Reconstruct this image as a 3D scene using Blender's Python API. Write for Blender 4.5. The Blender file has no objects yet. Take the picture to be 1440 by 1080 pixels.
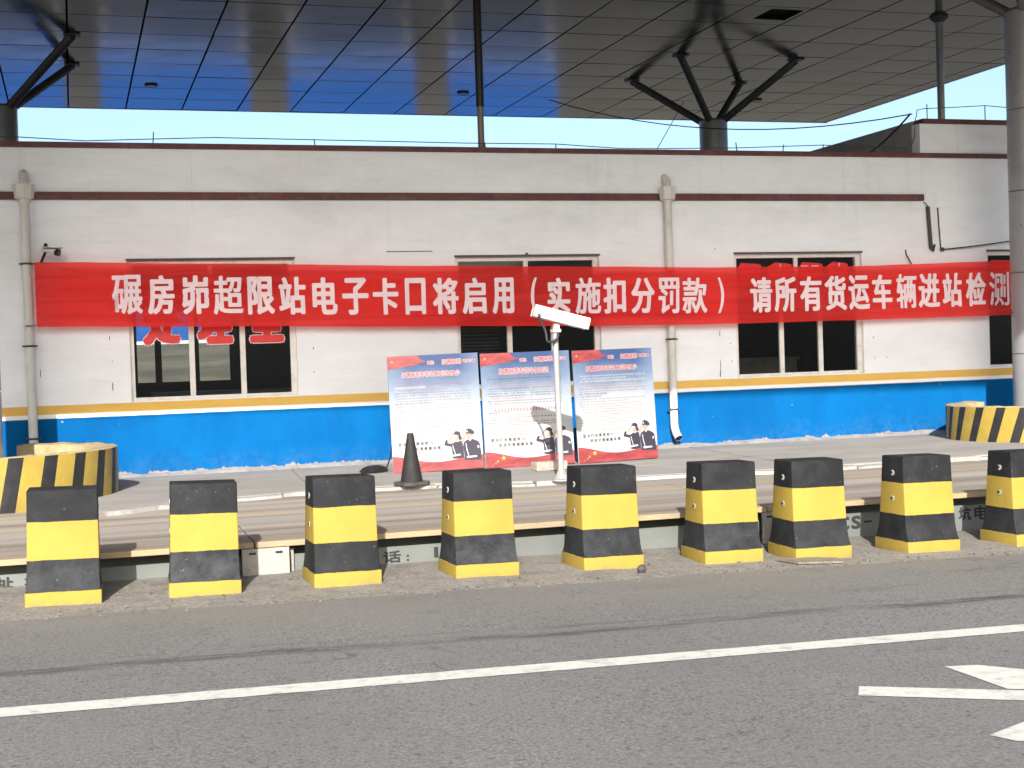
import bpy, bmesh, math, random
from mathutils import Vector, Matrix, noise as mnoise

random.seed(7)
scene = bpy.context.scene
COL = scene.collection
R = math.radians

# ------------------------------------------------------------------ camera
cam_d = bpy.data.cameras.new('camera')
cam_d.sensor_width = 36.0
cam_d.lens = 49.72
cam_d.clip_start = 0.05
cam_d.clip_end = 3000
cam = bpy.data.objects.new('camera', cam_d)
COL.objects.link(cam)
PITCH, ROLL, YAW = -0.0215645, -0.0321745, 0.3004416
fw = Vector((math.sin(YAW) * math.cos(PITCH), math.cos(YAW) * math.cos(PITCH), math.sin(PITCH)))
r0 = Vector((math.cos(YAW), -math.sin(YAW), 0))
u0 = r0.cross(fw)
rt = r0 * math.cos(ROLL) + u0 * math.sin(ROLL)
up = -r0 * math.sin(ROLL) + u0 * math.cos(ROLL)
cam.matrix_world = Matrix(((rt.x, up.x, -fw.x, 0), (rt.y, up.y, -fw.y, 0), (rt.z, up.z, -fw.z, 1.6), (0, 0, 0, 1)))
scene.camera = cam

# ------------------------------------------------------------------ light
SUN_EL, SUN_AZ = 29.0, 17.0      # elevation; the light travels towards +Y turned 17 deg to +X
world = bpy.data.worlds.new('World')
scene.world = world
world.use_nodes = True
wn = world.node_tree
wn.nodes.clear()
sky = wn.nodes.new('ShaderNodeTexSky')
sky.sky_type = 'NISHITA'
sky.sun_disc = False
sky.sun_elevation = R(SUN_EL)
sky.sun_rotation = R(180 + SUN_AZ)
sky.altitude = 800
sky.air_density = 1.0
sky.dust_density = 8.0
sky.ozone_density = 2.6
bg = wn.nodes.new('ShaderNodeBackground')
bg.inputs['Strength'].default_value = 0.128
wo = wn.nodes.new('ShaderNodeOutputWorld')
wn.links.new(sky.outputs[0], bg.inputs[0])
wn.links.new(bg.outputs[0], wo.inputs[0])
sun_d = bpy.data.lights.new('sun', 'SUN')
sun_d.energy = 4.4
sun_d.angle = R(0.53)
sun_d.color = (1.0, 0.965, 0.92)
sun = bpy.data.objects.new('sun', sun_d)
COL.objects.link(sun)
ldir = Vector((math.sin(R(SUN_AZ)) * math.cos(R(SUN_EL)), math.cos(R(SUN_AZ)) * math.cos(R(SUN_EL)), -math.sin(R(SUN_EL))))
sun.rotation_euler = ldir.to_track_quat('-Z', 'Y').to_euler()
sun.location = (-20, -40, 40)
vs = scene.view_settings
vs.view_transform = 'Standard'
vs.look = 'None'
vs.exposure = 1.24
vs.gamma = 1.0
try:
    vs.use_curve_mapping = False
except Exception:
    pass
scene.render.engine = 'CYCLES'
scene.cycles.max_bounces = 8
scene.cycles.diffuse_bounces = 4
scene.cycles.glossy_bounces = 4
scene.cycles.transparent_max_bounces = 12
scene.cycles.use_denoising = True


# ------------------------------------------------------------------ material helpers
def new_mat(name):
    m = bpy.data.materials.new(name)
    m.use_nodes = True
    nt = m.node_tree
    nt.nodes.clear()
    out = nt.nodes.new('ShaderNodeOutputMaterial')
    bs = nt.nodes.new('ShaderNodeBsdfPrincipled')
    nt.links.new(bs.outputs[0], out.inputs[0])
    return m, nt, bs, out


class NB:
    """small helper for wiring shader nodes"""
    def __init__(s, nt):
        s.nt = nt
        s.tc = nt.nodes.new('ShaderNodeTexCoord')

    def link(s, a, b):
        s.nt.links.new(a, b)

    def coord(s, scale=(1, 1, 1), loc=(0, 0, 0), out='Object'):
        mp = s.nt.nodes.new('ShaderNodeMapping')
        mp.inputs['Scale'].default_value = scale
        mp.inputs['Location'].default_value = loc
        s.link(s.tc.outputs[out], mp.inputs[0])
        return mp.outputs[0]

    def noise(s, scale, detail=4, rough=0.55, stretch=(1, 1, 1), loc=(0, 0, 0), dist=0.0):
        n = s.nt.nodes.new('ShaderNodeTexNoise')
        n.inputs['Scale'].default_value = scale
        n.inputs['Detail'].default_value = detail
        n.inputs['Roughness'].default_value = rough
        n.inputs['Distortion'].default_value = dist
        s.link(s.coord(stretch, loc), n.inputs['Vector'])
        return n.outputs['Fac']

    def voro(s, scale, stretch=(1, 1, 1), loc=(0, 0, 0)):
        n = s.nt.nodes.new('ShaderNodeTexVoronoi')
        n.inputs['Scale'].default_value = scale
        s.link(s.coord(stretch, loc), n.inputs['Vector'])
        return n.outputs['Distance']

    def ramp(s, v, lo, hi, a=0.0, b=1.0):
        n = s.nt.nodes.new('ShaderNodeMapRange')
        n.inputs['From Min'].default_value = lo
        n.inputs['From Max'].default_value = hi
        n.inputs['To Min'].default_value = a
        n.inputs['To Max'].default_value = b
        s.link(v, n.inputs['Value'])
        return n.outputs[0]

    def math(s, op, a, b=None, clamp=False):
        n = s.nt.nodes.new('ShaderNodeMath')
        n.operation = op
        n.use_clamp = clamp
        for i, v in enumerate((a, b)):
            if v is None:
                continue
            if isinstance(v, (int, float)):
                n.inputs[i].default_value = v
            else:
                s.link(v, n.inputs[i])
        return n.outputs[0]

    def mix(s, f, a, b, mode='MIX'):
        n = s.nt.nodes.new('ShaderNodeMix')
        n.data_type = 'RGBA'
        n.blend_type = mode
        for sock, v in ((n.inputs[0], f), (n.inputs[6], a), (n.inputs[7], b)):
            if isinstance(v, (int, float)):
                sock.default_value = v
            elif isinstance(v, (tuple, list)):
                sock.default_value = (*v[:3], 1)
            else:
                s.link(v, sock)
        return n.outputs[2]

    def sep(s, v=None):
        n = s.nt.nodes.new('ShaderNodeSeparateXYZ')
        s.link(v if v is not None else s.tc.outputs['Object'], n.inputs[0])
        return n.outputs

    def bump(s, h, bs, strength=0.3, dist=0.01):
        b = s.nt.nodes.new('ShaderNodeBump')
        b.inputs['Strength'].default_value = strength
        b.inputs['Distance'].default_value = dist
        s.link(h, b.inputs['Height'])
        s.link(b.outputs[0], bs.inputs['Normal'])


def mat(name, col, rough=0.6, metal=0.0, var=0.25, scale=6.0, stretch=(1, 1, 1), bump=0.0, bscale=60.0,
        spec=0.4, dirt=None, dirt_amt=0.5, dirt_scale=2.5):
    m, nt, bs, out = new_mat(name)
    b = NB(nt)
    f = b.noise(scale, 5, 0.6, stretch)
    f = b.ramp(f, 0.25, 0.75)
    c = b.mix(f, tuple(x * (1 - var) for x in col), tuple(min(1, x * (1 + var)) for x in col))
    if dirt:
        d = b.ramp(b.noise(dirt_scale, 6, 0.7, (1, 1, 1), (3, 7, 1)), 0.52, 0.72, 0, dirt_amt)
        c = b.mix(d, c, dirt)
    b.link(c, bs.inputs['Base Color'])
    bs.inputs['Metallic'].default_value = metal
    bs.inputs['Specular IOR Level'].default_value = spec
    rr = b.ramp(b.noise(scale * 2.3, 3), 0.3, 0.7, max(0.02, rough - 0.08), min(1, rough + 0.08))
    b.link(rr, bs.inputs['Roughness'])
    if bump:
        b.bump(b.noise(bscale, 4, 0.6), bs, bump)
    return m


# ------------------------------------------------------------------ mesh helpers
class MB:
    def __init__(s):
        s.v, s.f, s.mi = [], [], []

    def add(s, vs, fs, mi=0):
        o = len(s.v)
        s.v += [tuple(v) for v in vs]
        s.f += [tuple(i + o for i in f) for f in fs]
        s.mi += [mi] * len(fs)
        return s

    def box(s, x0, x1, y0, y1, z0, z1, mi=0):
        vs = [(x0, y0, z0), (x1, y0, z0), (x1, y1, z0), (x0, y1, z0), (x0, y0, z1), (x1, y0, z1), (x1, y1, z1), (x0, y1, z1)]
        return s.add(vs, [(0, 3, 2, 1), (4, 5, 6, 7), (0, 1, 5, 4), (1, 2, 6, 5), (2, 3, 7, 6), (3, 0, 4, 7)], mi)

    def tube(s, pts, rad, n=10, caps=True, mi=0):
        pts = [Vector(p) for p in pts]
        rads = rad if isinstance(rad, (list, tuple)) else [rad] * len(pts)
        vs, fs = [], []
        prev = None
        for i, p in enumerate(pts):
            t = (pts[min(i + 1, len(pts) - 1)] - pts[max(i - 1, 0)]).normalized()
            if prev is None:
                a = Vector((0, 0, 1)) if abs(t.z) < 0.9 else Vector((1, 0, 0))
                x = t.cross(a).normalized()
            else:
                x = (prev - t * prev.dot(t)).normalized()
            prev = x
            y = t.cross(x)
            for k in range(n):
                a = 2 * math.pi * k / n
                vs.append(p + (x * math.cos(a) + y * math.sin(a)) * rads[i])
        for i in range(len(pts) - 1):
            for k in range(n):
                k2 = (k + 1) % n
                fs.append((i * n + k, i * n + k2, (i + 1) * n + k2, (i + 1) * n + k))
        if caps:
            fs.append(tuple(range(n))[::-1])
            fs.append(tuple((len(pts) - 1) * n + k for k in range(n)))
        return s.add(vs, fs, mi)

    def lathe(s, prof, n=32, c=(0, 0), cap_top=True, cap_bot=True, mi=0):
        vs, fs = [], []
        for (r_, z) in prof:
            for k in range(n):
                a = 2 * math.pi * k / n
                vs.append((c[0] + r_ * math.cos(a), c[1] + r_ * math.sin(a), z))
        for i in range(len(prof) - 1):
            for k in range(n):
                k2 = (k + 1) % n
                fs.append((i * n + k, i * n + k2, (i + 1) * n + k2, (i + 1) * n + k))
        if cap_bot:
            fs.append(tuple(range(n))[::-1])
        if cap_top:
            fs.append(tuple((len(prof) - 1) * n + k for k in range(n)))
        return s.add(vs, fs, mi)

    def poly(s, pts, mi=0):
        return s.add(pts, [tuple(range(len(pts)))], mi)

    def slab(s, pts, z0, z1, mi=0):
        """prism over a CCW outline; z0 / z1 may be functions of x, y"""
        g = (lambda f, p: f(*p) if callable(f) else f)
        n = len(pts)
        vs = [(p[0], p[1], g(z0, p)) for p in pts] + [(p[0], p[1], g(z1, p)) for p in pts]
        fs = [tuple(range(n))[::-1], tuple(range(n, 2 * n))]
        fs += [(i, (i + 1) % n, n + (i + 1) % n, n + i) for i in range(n)]
        return s.add(vs, fs, mi)

    def mesh(s, name, mats, smooth=False, bevel=0.0):
        me = bpy.data.meshes.new(name)
        me.from_pydata(s.v, [], s.f)
        for m_ in (mats if isinstance(mats, (list, tuple)) else [mats]):
            me.materials.append(m_)
        for p, i in zip(me.polygons, s.mi):
            p.material_index = i
        if bevel:
            bm = bmesh.new()
            bm.from_mesh(me)
            bmesh.ops.remove_doubles(bm, verts=bm.verts, dist=1e-5)
            es = [e for e in bm.edges if len(e.link_faces) == 2 and e.calc_face_angle(0) > 0.5]
            bmesh.ops.bevel(bm, geom=es, offset=bevel, segments=2, profile=0.6, affect='EDGES')
            bm.to_mesh(me)
            bm.free()
        if smooth:
            me.polygons.foreach_set('use_smooth', [True] * len(me.polygons))
            try:
                me.set_sharp_from_angle(angle=R(35))
            except Exception:
                pass
        me.update()
        return me

    def build(s, name, mats, parent=None, smooth=False, bevel=0.0):
        return link(name, s.mesh(name, mats, smooth, bevel), parent)


def link(name, me, parent=None):
    o = bpy.data.objects.new(name, me)
    COL.objects.link(o)
    if parent is not None:
        o.parent = parent
    return o


def tag(o, label=None, cat=None, group=None, kind=None):
    if label:
        o['label'] = label
    if cat:
        o['category'] = cat
    if group:
        o['group'] = group
    if kind:
        o['kind'] = kind
    return o


def thing(name, label, cat, loc=(0, 0, 0), rotz=0.0, group=None):
    o = bpy.data.objects.new(name, None)
    o.empty_display_size = 0.2
    COL.objects.link(o)
    o.location = loc
    o.rotation_euler = (0, 0, rotz)
    return tag(o, label, cat, group)


def dup(root, loc, rotz=0.0, label=None):
    r_ = root.copy()
    COL.objects.link(r_)
    r_.location = loc
    r_.rotation_euler = (0, 0, rotz)
    if label:
        r_['label'] = label
    for ch in list(root.children):
        c = ch.copy()
        COL.objects.link(c)
        c.parent = r_
        for g in list(ch.children):
            d = g.copy()
            COL.objects.link(d)
            d.parent = c
    return r_


_glyphs = {}


def glyph(ch, bold=0.0):
    """flat triangles of one character, fitted to a unit box"""
    key = (ch, bold)
    if key in _glyphs:
        return _glyphs[key]
    cu = bpy.data.curves.new('glyph', 'FONT')
    cu.body = ch
    cu.resolution_u = 3
    cu.offset = bold
    o = bpy.data.objects.new('glyph', cu)
    COL.objects.link(o)
    bpy.context.view_layer.update()
    me = bpy.data.meshes.new_from_object(o.evaluated_get(bpy.context.evaluated_depsgraph_get()))
    vs = [(v.co.x, v.co.y) for v in me.vertices]
    fs = [tuple(p.vertices) for p in me.polygons]
    bpy.data.objects.remove(o)
    bpy.data.curves.remove(cu)
    bpy.data.meshes.remove(me)
    if not vs:
        _glyphs[key] = ([], [], 1, 1)
        return _glyphs[key]
    x0, x1 = min(v[0] for v in vs), max(v[0] for v in vs)
    y0, y1 = min(v[1] for v in vs), max(v[1] for v in vs)
    w, h = max(x1 - x0, 1e-6), max(y1 - y0, 1e-6)
    _glyphs[key] = ([((x - x0) / w, (y - y0) / h) for x, y in vs], fs, w, h)
    return _glyphs[key]


def put_glyph(mb, ch, x0, x1, z0, z1, fn, bold=0.0, mi=0, lift=0.00025):
    """bold: stroke growth in metres, made of thin printed layers"""
    vs, fs, w, h = glyph(ch)
    if bold:
        x0, x1, z0, z1 = x0 + bold, x1 - bold, z0 + bold, z1 - bold
        offs = [(0, 0), (-1, 0), (1, 0), (0, -.8), (0, .8), (-.75, -.65), (.75, -.65), (.75, .65), (-.75, .65)]
    else:
        offs = [(0, 0)]
    for k_, (dx, dz) in enumerate(offs):
        P = []
        for a, b_ in vs:
            p = fn(x0 + a * (x1 - x0) + dx * bold, z0 + b_ * (z1 - z0) + dz * bold)
            P.append((p[0], p[1] - lift * k_, p[2]))
        mb.add(P, fs, mi)


def put_line(mb, text, x0, z0, size, fn, bold=0.0, wid=1.0, gap=0.06, mi=0, lift=0.00012):
    x = x0
    for ch in text:
        if ch == ' ':
            x += size * 0.4
            continue
        vs, fs, w, h = glyph(ch)
        cjk = ord(ch) > 0x2e80
        ww = size * wid * (0.92 if cjk else max(w, 0.12))
        hh = size * (0.9 if cjk else max(h, 0.1))
        put_glyph(mb, ch, x - bold, x + ww + bold, z0 - bold, z0 + hh + bold, fn, bold, mi, lift)
        x += ww + size * gap
    return x


# ------------------------------------------------------------------ materials
K = -0.017            # the road falls gently to the right


def zg(x, y=0):
    return K * x


# asphalt -----------------------------------------------------------
M_asphalt, nt, bs, _ = new_mat('asphalt')
b = NB(nt)
fine = b.noise(62, 4, 0.85)
agg = b.voro(40)
patch = b.noise(0.45, 5, 0.6)
c = b.mix(b.ramp(fine, 0.3, 0.7), (0.030, 0.030, 0.028), (0.215, 0.214, 0.206))
c = b.mix(b.ramp(agg, 0.0, 0.26, 0.65, 0.0), c, (0.235, 0.232, 0.222))
c = b.mix(b.ramp(b.noise(30, 2, 0.5, (1, 1, 1), (9, 2, 0)), 0.60, 0.70, 0, 0.75), c, (0.040, 0.039, 0.037))
c = b.mix(b.ramp(patch, 0.35, 0.7, 0.0, 0.35), c, (0.072, 0.070, 0.067))
xyz = b.sep()
# dust that collects on the verge side of the lane, and two traffic bands
edge = b.math('MULTIPLY', b.ramp(xyz[1], 8.1, 9.5), b.ramp(b.noise(1.1, 5, 0.65, (0.5, 2, 1)), 0.35, 0.65), True)
c = b.mix(b.math('MULTIPLY', edge, 0.75), c, (0.150, 0.135, 0.112))
# tar seam with rubber marks near y = 7.85
wob = b.math('MULTIPLY', b.math('SUBTRACT', b.noise(0.55, 3, 0.5, (1, 0.0, 0)), 0.5), 0.55)
d = b.math('ABSOLUTE', b.math('SUBTRACT', b.math('ADD', xyz[1], wob), 7.85))
seam = b.math('MULTIPLY', b.ramp(d, 0.02, 0.11, 1, 0), b.ramp(b.noise(3.2, 9, 0.85, (0.45, 5, 1)), 0.44, 0.56), True)
d2 = b.math('ABSOLUTE', b.math('SUBTRACT', b.math('ADD', xyz[1], wob), 8.06))
seam2 = b.math('MULTIPLY', b.ramp(d2, 0.0, 0.05, 1, 0), b.ramp(b.noise(3.0, 9, 0.85, (0.4, 6, 1), (4, 0, 0)), 0.48, 0.62), True)
c = b.mix(b.math('MULTIPLY', seam, 0.95), c, (0.026, 0.025, 0.024))
c = b.mix(b.math('MULTIPLY', seam2, 0.7), c, (0.038, 0.037, 0.035))
# short dark scars
sc = b.ramp(b.noise(2.6, 5, 0.7, (1.1, 4.2, 1), (1, 5, 0)), 0.715, 0.75)
c = b.mix(b.math('MULTIPLY', sc, 0.8), c, (0.033, 0.032, 0.030))
oil = b.math('MULTIPLY', b.ramp(b.noise(1.5, 5, 0.65, (0.8, 1.3, 1), (6, 4, 0)), 0.62, 0.72, 0, 0.55), b.ramp(b.noise(14, 4, 0.7), 0.3, 0.6))
c = b.mix(oil, c, (0.045, 0.044, 0.042))
crk = b.math('ABSOLUTE', b.math('SUBTRACT', b.noise(0.7, 6, 0.6, (0.6, 1, 1), (3, 8, 0), 0.6), 0.5))
crk = b.math('MULTIPLY', b.ramp(crk, 0.0, 0.0035, 1, 0), b.ramp(b.noise(0.5, 3, 0.6, (1, 1, 1), (5, 5, 0)), 0.52, 0.6))
c = b.mix(b.math('MULTIPLY', crk, 0.7), c, (0.03, 0.029, 0.027))
dd = b.ramp(b.noise(0.9, 4, 0.6, (0.35, 1.2, 1), (2, 2, 0)), 0.4, 0.65, 0.0, 0.28)
c = b.mix(dd, c, (0.125, 0.121, 0.112))
b.link(c, bs.inputs['Base Color'])
bs.inputs['Roughness'].default_value = 0.85
bs.inputs['Specular IOR Level'].default_value = 0.25
b.bump(b.math('ADD', fine, agg), bs, 0.22, 0.004)

# gritty concrete verge ----------------------------------------------
M_verge, nt, bs, _ = new_mat('verge_concrete')
b = NB(nt)
c = b.mix(b.ramp(b.noise(34, 6, 0.85), 0.33, 0.67), (0.070, 0.063, 0.052), (0.275, 0.255, 0.220))
c = b.mix(b.ramp(b.noise(4, 6, 0.7), 0.45, 0.7, 0, 0.75), c, (0.088, 0.080, 0.068))
c = b.mix(b.ramp(b.noise(2.2, 6, 0.65, (1, 1, 1), (4, 1, 2)), 0.5, 0.7, 0, 0.6), c, (0.19, 0.168, 0.14))
c = b.mix(b.ramp(b.noise(120, 2, 0.5), 0.62, 0.70, 0, 0.8), c, (0.045, 0.040, 0.035))
b.link(c, bs.inputs['Base Color'])
bs.inputs['Roughness'].default_value = 0.95
b.bump(b.math('ADD', b.noise(40, 5, 0.7), b.noise(7, 3)), bs, 0.7, 0.015)

M_line = mat('road_paint', (0.40, 0.40, 0.365), 0.7, var=0.10, scale=25, bump=0.2, bscale=80, dirt=(0.15, 0.147, 0.138), dirt_amt=0.75, dirt_scale=11)

# office wall ---------------------------------------------------------
M_wall, nt, bs, _ = new_mat('painted_office_wall')
b = NB(nt)
xyz = b.sep()
white = b.mix(b.ramp(b.noise(1.6, 6, 0.65, (0.6, 1, 1.6)), 0.3, 0.7), (0.69, 0.715, 0.745), (0.78, 0.805, 0.835))
brush = b.ramp(b.noise(6, 5, 0.7, (0.25, 1, 3.2), (1, 0, 4)), 0.55, 0.72, 0, 0.28)
white = b.mix(brush, white, (0.55, 0.555, 0.555))
drip = b.math('MULTIPLY', b.ramp(b.noise(2.4, 5, 0.7, (3.2, 1, 0.14), (6, 0, 0)), 0.55, 0.72), b.ramp(xyz[2], 2.6, 3.9, 0.0, 0.30), True)
white = b.mix(drip, white, (0.47, 0.475, 0.46))
soot = b.ramp(b.noise(3.0, 8, 0.85, (0.9, 1, 1), (2, 0, 5)), 0.64, 0.76, 0, 0.5)
white = b.mix(b.math('MULTIPLY', soot, 0.8), white, (0.33, 0.32, 0.30))
mud = b.math('MULTIPLY', b.ramp(b.noise(1.1, 6, 0.7, (0.5, 1, 1.2), (9, 0, 2)), 0.50, 0.72, 0, 0.34), b.ramp(xyz[2], 2.2, 3.4, 0.35, 1.0))
white = b.mix(mud, white, (0.44, 0.44, 0.425))
gold = b.mix(b.noise(5, 5, 0.6, (0.5, 1, 2)), (0.57, 0.355, 0.085), (0.72, 0.46, 0.125))
strip = b.mix(b.noise(6, 4), (0.70, 0.70, 0.68), (0.80, 0.80, 0.79))
blue = b.mix(b.ramp(b.noise(2.2, 6, 0.65, (1, 1, 0.6)), 0.3, 0.7), (0.001, 0.070, 0.215), (0.002, 0.092, 0.26))
bstreak = b.ramp(b.noise(3, 5, 0.7, (2.5, 1, 0.3), (4, 0, 0)), 0.6, 0.75, 0, 0.30)
blue = b.mix(bstreak, blue, (0.012, 0.105, 0.26))
splash = b.math('MULTIPLY', b.ramp(b.math('ADD', xyz[2], b.math('MULTIPLY', b.noise(2.2, 5, 0.7, (1, 0, 0.6), (8, 0, 0)), 0.5)), 0.45, 0.85, 0.35, 0.0), b.ramp(b.noise(12, 6, 0.75, (1, 1, 1), (3, 0, 6)), 0.42, 0.66))
blue = b.mix(splash, blue, (0.085, 0.115, 0.16))
blue = b.mix(b.ramp(b.noise(1.3, 4, 0.6, (0.7, 1, 0.7), (5, 0, 3)), 0.56, 0.60, 0, 0.35), blue, (0.002, 0.060, 0.185))
chip = b.ramp(b.noise(9, 3, 0.6, (1, 1, 1), (0, 0, 9)), 0.755, 0.765)
blue = b.mix(chip, blue, (0.2, 0.22, 0.25))
plaster = b.mix(b.noise(9, 5), (0.26, 0.215, 0.19), (0.20, 0.18, 0.16))
jit = b.math('MULTIPLY', b.math('SUBTRACT', b.noise(3.5, 5, 0.6, (1, 0, 0.2)), 0.5), 0.012)
z = b.math('ADD', xyz[2], jit)
rag = b.math('ADD', xyz[2], b.math('MULTIPLY', b.math('SUBTRACT', b.noise(5.0, 7, 0.75, (1, 0, 0.4), (3, 0, 0)), 0.56), 0.30))


def step(v, t, w=0.004):
    return b.ramp(v, t - w, t + w)


c = b.mix(step(rag, 0.315), plaster, blue)
c = b.mix(step(z, 1.018), c, strip)
c = b.mix(step(z, 1.066), c, gold)
c = b.mix(step(z, 1.168), c, white)
b.link(c, bs.inputs['Base Color'])
bs.inputs['Roughness'].default_value = 0.85
bs.inputs['Specular IOR Level'].default_value = 0.05
b.bump(b.math('ADD', b.noise(14, 6, 0.7), b.math('MULTIPLY', b.noise(2.5, 3), 2.0)), bs, 0.35, 0.012)

M_cement = mat('bare_cement_render', (0.30, 0.30, 0.305), 0.9, var=0.2, scale=4, bump=0.4, bscale=30)
M_maroon = mat('maroon_trim_paint', (0.105, 0.034, 0.034), 0.65, var=0.25, scale=7, bump=0.3, bscale=25, dirt=(0.17, 0.13, 0.12), dirt_amt=0.45, dirt_scale=6)
M_roof = mat('roof_screed', (0.10, 0.098, 0.095), 0.95, var=0.2, scale=2)
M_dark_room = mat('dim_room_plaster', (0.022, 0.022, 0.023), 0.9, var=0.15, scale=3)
M_frame = mat('white_window_frame', (0.66, 0.64, 0.60), 0.5, var=0.1, scale=12, dirt=(0.38, 0.36, 0.33), dirt_amt=0.5, dirt_scale=7)
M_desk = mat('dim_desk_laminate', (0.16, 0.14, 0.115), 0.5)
M_black_frame = mat('black_window_frame', (0.012, 0.012, 0.013), 0.4)
M_pvc = mat('grey_white_pvc', (0.56, 0.55, 0.51), 0.45, var=0.10, scale=5, stretch=(1, 1, 0.3), dirt=(0.25, 0.24, 0.22), dirt_amt=0.4, dirt_scale=5)
M_dkmetal = mat('rusty_dark_metal', (0.045, 0.042, 0.040), 0.6, var=0.3, scale=10)
M_wire = mat('grey_wire', (0.07, 0.07, 0.075), 0.5)
M_cable = mat('black_cable', (0.012, 0.012, 0.013), 0.55)
M_scuff = mat('dark_scuff', (0.09, 0.088, 0.082), 0.9, var=0.4, scale=30)

m, nt, bs, out = new_mat('window_glass')
b = NB(nt)
nt.nodes.remove(bs)
tr = nt.nodes.new('ShaderNodeBsdfTransparent')
tr.inputs[0].default_value = (0.70, 0.74, 0.74, 1)
gl = nt.nodes.new('ShaderNodeBsdfGlossy')
gl.inputs['Roughness'].default_value = 0.03
gl.inputs['Color'].default_value = (0.9, 0.93, 0.95, 1)
fr = nt.nodes.new('ShaderNodeFresnel')
fr.inputs[0].default_value = 1.45
mx = nt.nodes.new('ShaderNodeMixShader')
b.link(fr.outputs[0], mx.inputs[0])
b.link(tr.outputs[0], mx.inputs[1])
b.link(gl.outputs[0], mx.inputs[2])
b.link(mx.outputs[0], out.inputs[0])
M_glass = m

# canopy -------------------------------------------------------------
M_panel, nt, bs, _ = new_mat('coated_ceiling_panel')
b = NB(nt)
oi = nt.nodes.new('ShaderNodeObjectInfo')
c = b.mix(b.ramp(b.noise(2.5, 5, 0.6), 0.3, 0.7), (0.046, 0.050, 0.045), (0.068, 0.072, 0.064))
c = b.mix(b.math('MULTIPLY', oi.outputs['Random'], 0.35), c, (0.036, 0.041, 0.039))
b.link(c, bs.inputs['Base Color'])
bs.inputs['IOR'].default_value = 1.5
bs.inputs['Specular IOR Level'].default_value = 0.45
b.link(b.ramp(b.noise(1.2, 4, 0.6), 0.3, 0.7, 0.10, 0.19), bs.inputs['Roughness'])
b.bump(b.noise(1.3, 2, 0.4), bs, 0.05, 0.02)
M_void = mat('dark_ceiling_void', (0.008, 0.008, 0.008), 0.95)
M_fascia = mat('white_canopy_fascia', (0.62, 0.62, 0.62), 0.35, var=0.05)
M_clad = mat('grey_aluminium_cladding', (0.30, 0.305, 0.315), 0.34, 0.35, var=0.10, scale=2.0, stretch=(1, 1, 0.5), dirt=(0.16, 0.155, 0.15), dirt_amt=0.35, dirt_scale=2)
M_steel = mat('dark_grey_strut_paint', (0.115, 0.115, 0.118), 0.42, 0.1, var=0.15, scale=5)
M_lamp = mat('lamp_rim_metal', (0.05, 0.05, 0.055), 0.4, 0.5)
M_lens = mat('frosted_lamp_lens', (0.5, 0.5, 0.5), 0.3)
M_pole = mat('brown_grey_pole', (0.21, 0.18, 0.155), 0.5, 0.2, var=0.2, scale=4)

# paints ---------------------------------------------------------------
YEL = (0.285, 0.205, 0.036)
YEL2 = (0.250, 0.176, 0.034)
BLK = (0.010, 0.0105, 0.0115)


def paint_mix(b, mask, yel=YEL, yel2=YEL2, black=BLK, black2=(0.045, 0.048, 0.052)):
    y = b.mix(b.ramp(b.noise(4.0, 5, 0.6), 0.35, 0.7), yel, yel2)
    y = b.mix(b.ramp(b.noise(16, 5, 0.75, (1, 1, 1), (5, 2, 1)), 0.68, 0.76, 0, 0.55), y, (0.115, 0.088, 0.04))
    k = b.mix(b.ramp(b.noise(7, 6, 0.7), 0.45, 0.75), black, black2)
    k = b.mix(b.ramp(b.noise(60, 2, 0.5, (1, 1, 1), (1, 8, 3)), 0.74, 0.78, 0, 0.6), k, (0.13, 0.13, 0.13))
    return b.mix(mask, y, k)


M_block, nt, bs, _ = new_mat('banded_block_paint')
b = NB(nt)
xyz = b.sep()
oi = nt.nodes.new('ShaderNodeObjectInfo')
rnd = b.math('MULTIPLY', oi.outputs['Random'], 37.0)
cmb = nt.nodes.new('ShaderNodeCombineXYZ')
for i_ in range(3):
    b.link(rnd, cmb.inputs[i_])
addv = nt.nodes.new('ShaderNodeVectorMath')
b.link(b.tc.outputs['Object'], addv.inputs[0])
b.link(cmb.outputs[0], addv.inputs[1])


def bn(scale, detail=5, rough=0.65):
    n = nt.nodes.new('ShaderNodeTexNoise')
    n.inputs['Scale'].default_value = scale
    n.inputs['Detail'].default_value = detail
    n.inputs['Roughness'].default_value = rough
    b.link(addv.outputs[0], n.inputs['Vector'])
    return n.outputs['Fac']


z = b.math('ADD', xyz[2], b.math('MULTIPLY', b.math('SUBTRACT', bn(7, 4), 0.5), 0.014))
s1 = b.ramp(z, 0.088, 0.092)
s2 = b.ramp(z, 0.298, 0.302)
s3 = b.ramp(z, 0.555, 0.559)
mask = b.math('ADD', b.math('SUBTRACT', s1, s2), s3, True)
y = b.mix(b.ramp(bn(3.0), 0.35, 0.7), YEL, YEL2)
y = b.mix(b.ramp(bn(14, 6, 0.75), 0.66, 0.74, 0, 0.5), y, (0.14, 0.105, 0.045))
kk = b.mix(b.ramp(bn(5, 6, 0.7), 0.42, 0.75), (0.0085, 0.0090, 0.0100), (0.020, 0.0215, 0.0235))
haze_low = b.math('MULTIPLY', b.ramp(z, 0.24, 0.34, 1, 0.0), b.math('MULTIPLY', b.ramp(bn(7, 6, 0.75), 0.36, 0.62), b.ramp(oi.outputs['Random'], 0.15, 0.8)))
kk = b.mix(b.math('MULTIPLY', haze_low, 0.5), kk, (0.055, 0.059, 0.063))
kk = b.mix(b.ramp(bn(38, 3, 0.6), 0.69, 0.73, 0, 0.7), kk, (0.12, 0.12, 0.12))
chips = b.ramp(bn(11, 7, 0.8), 0.69, 0.71, 0, 0.85)
c = b.mix(mask, y, kk)
c = b.mix(b.math('MULTIPLY', chips, b.ramp(xyz[2], 0.0, 0.12, 0.5, 1.0)), c, (0.105, 0.098, 0.085))
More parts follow.
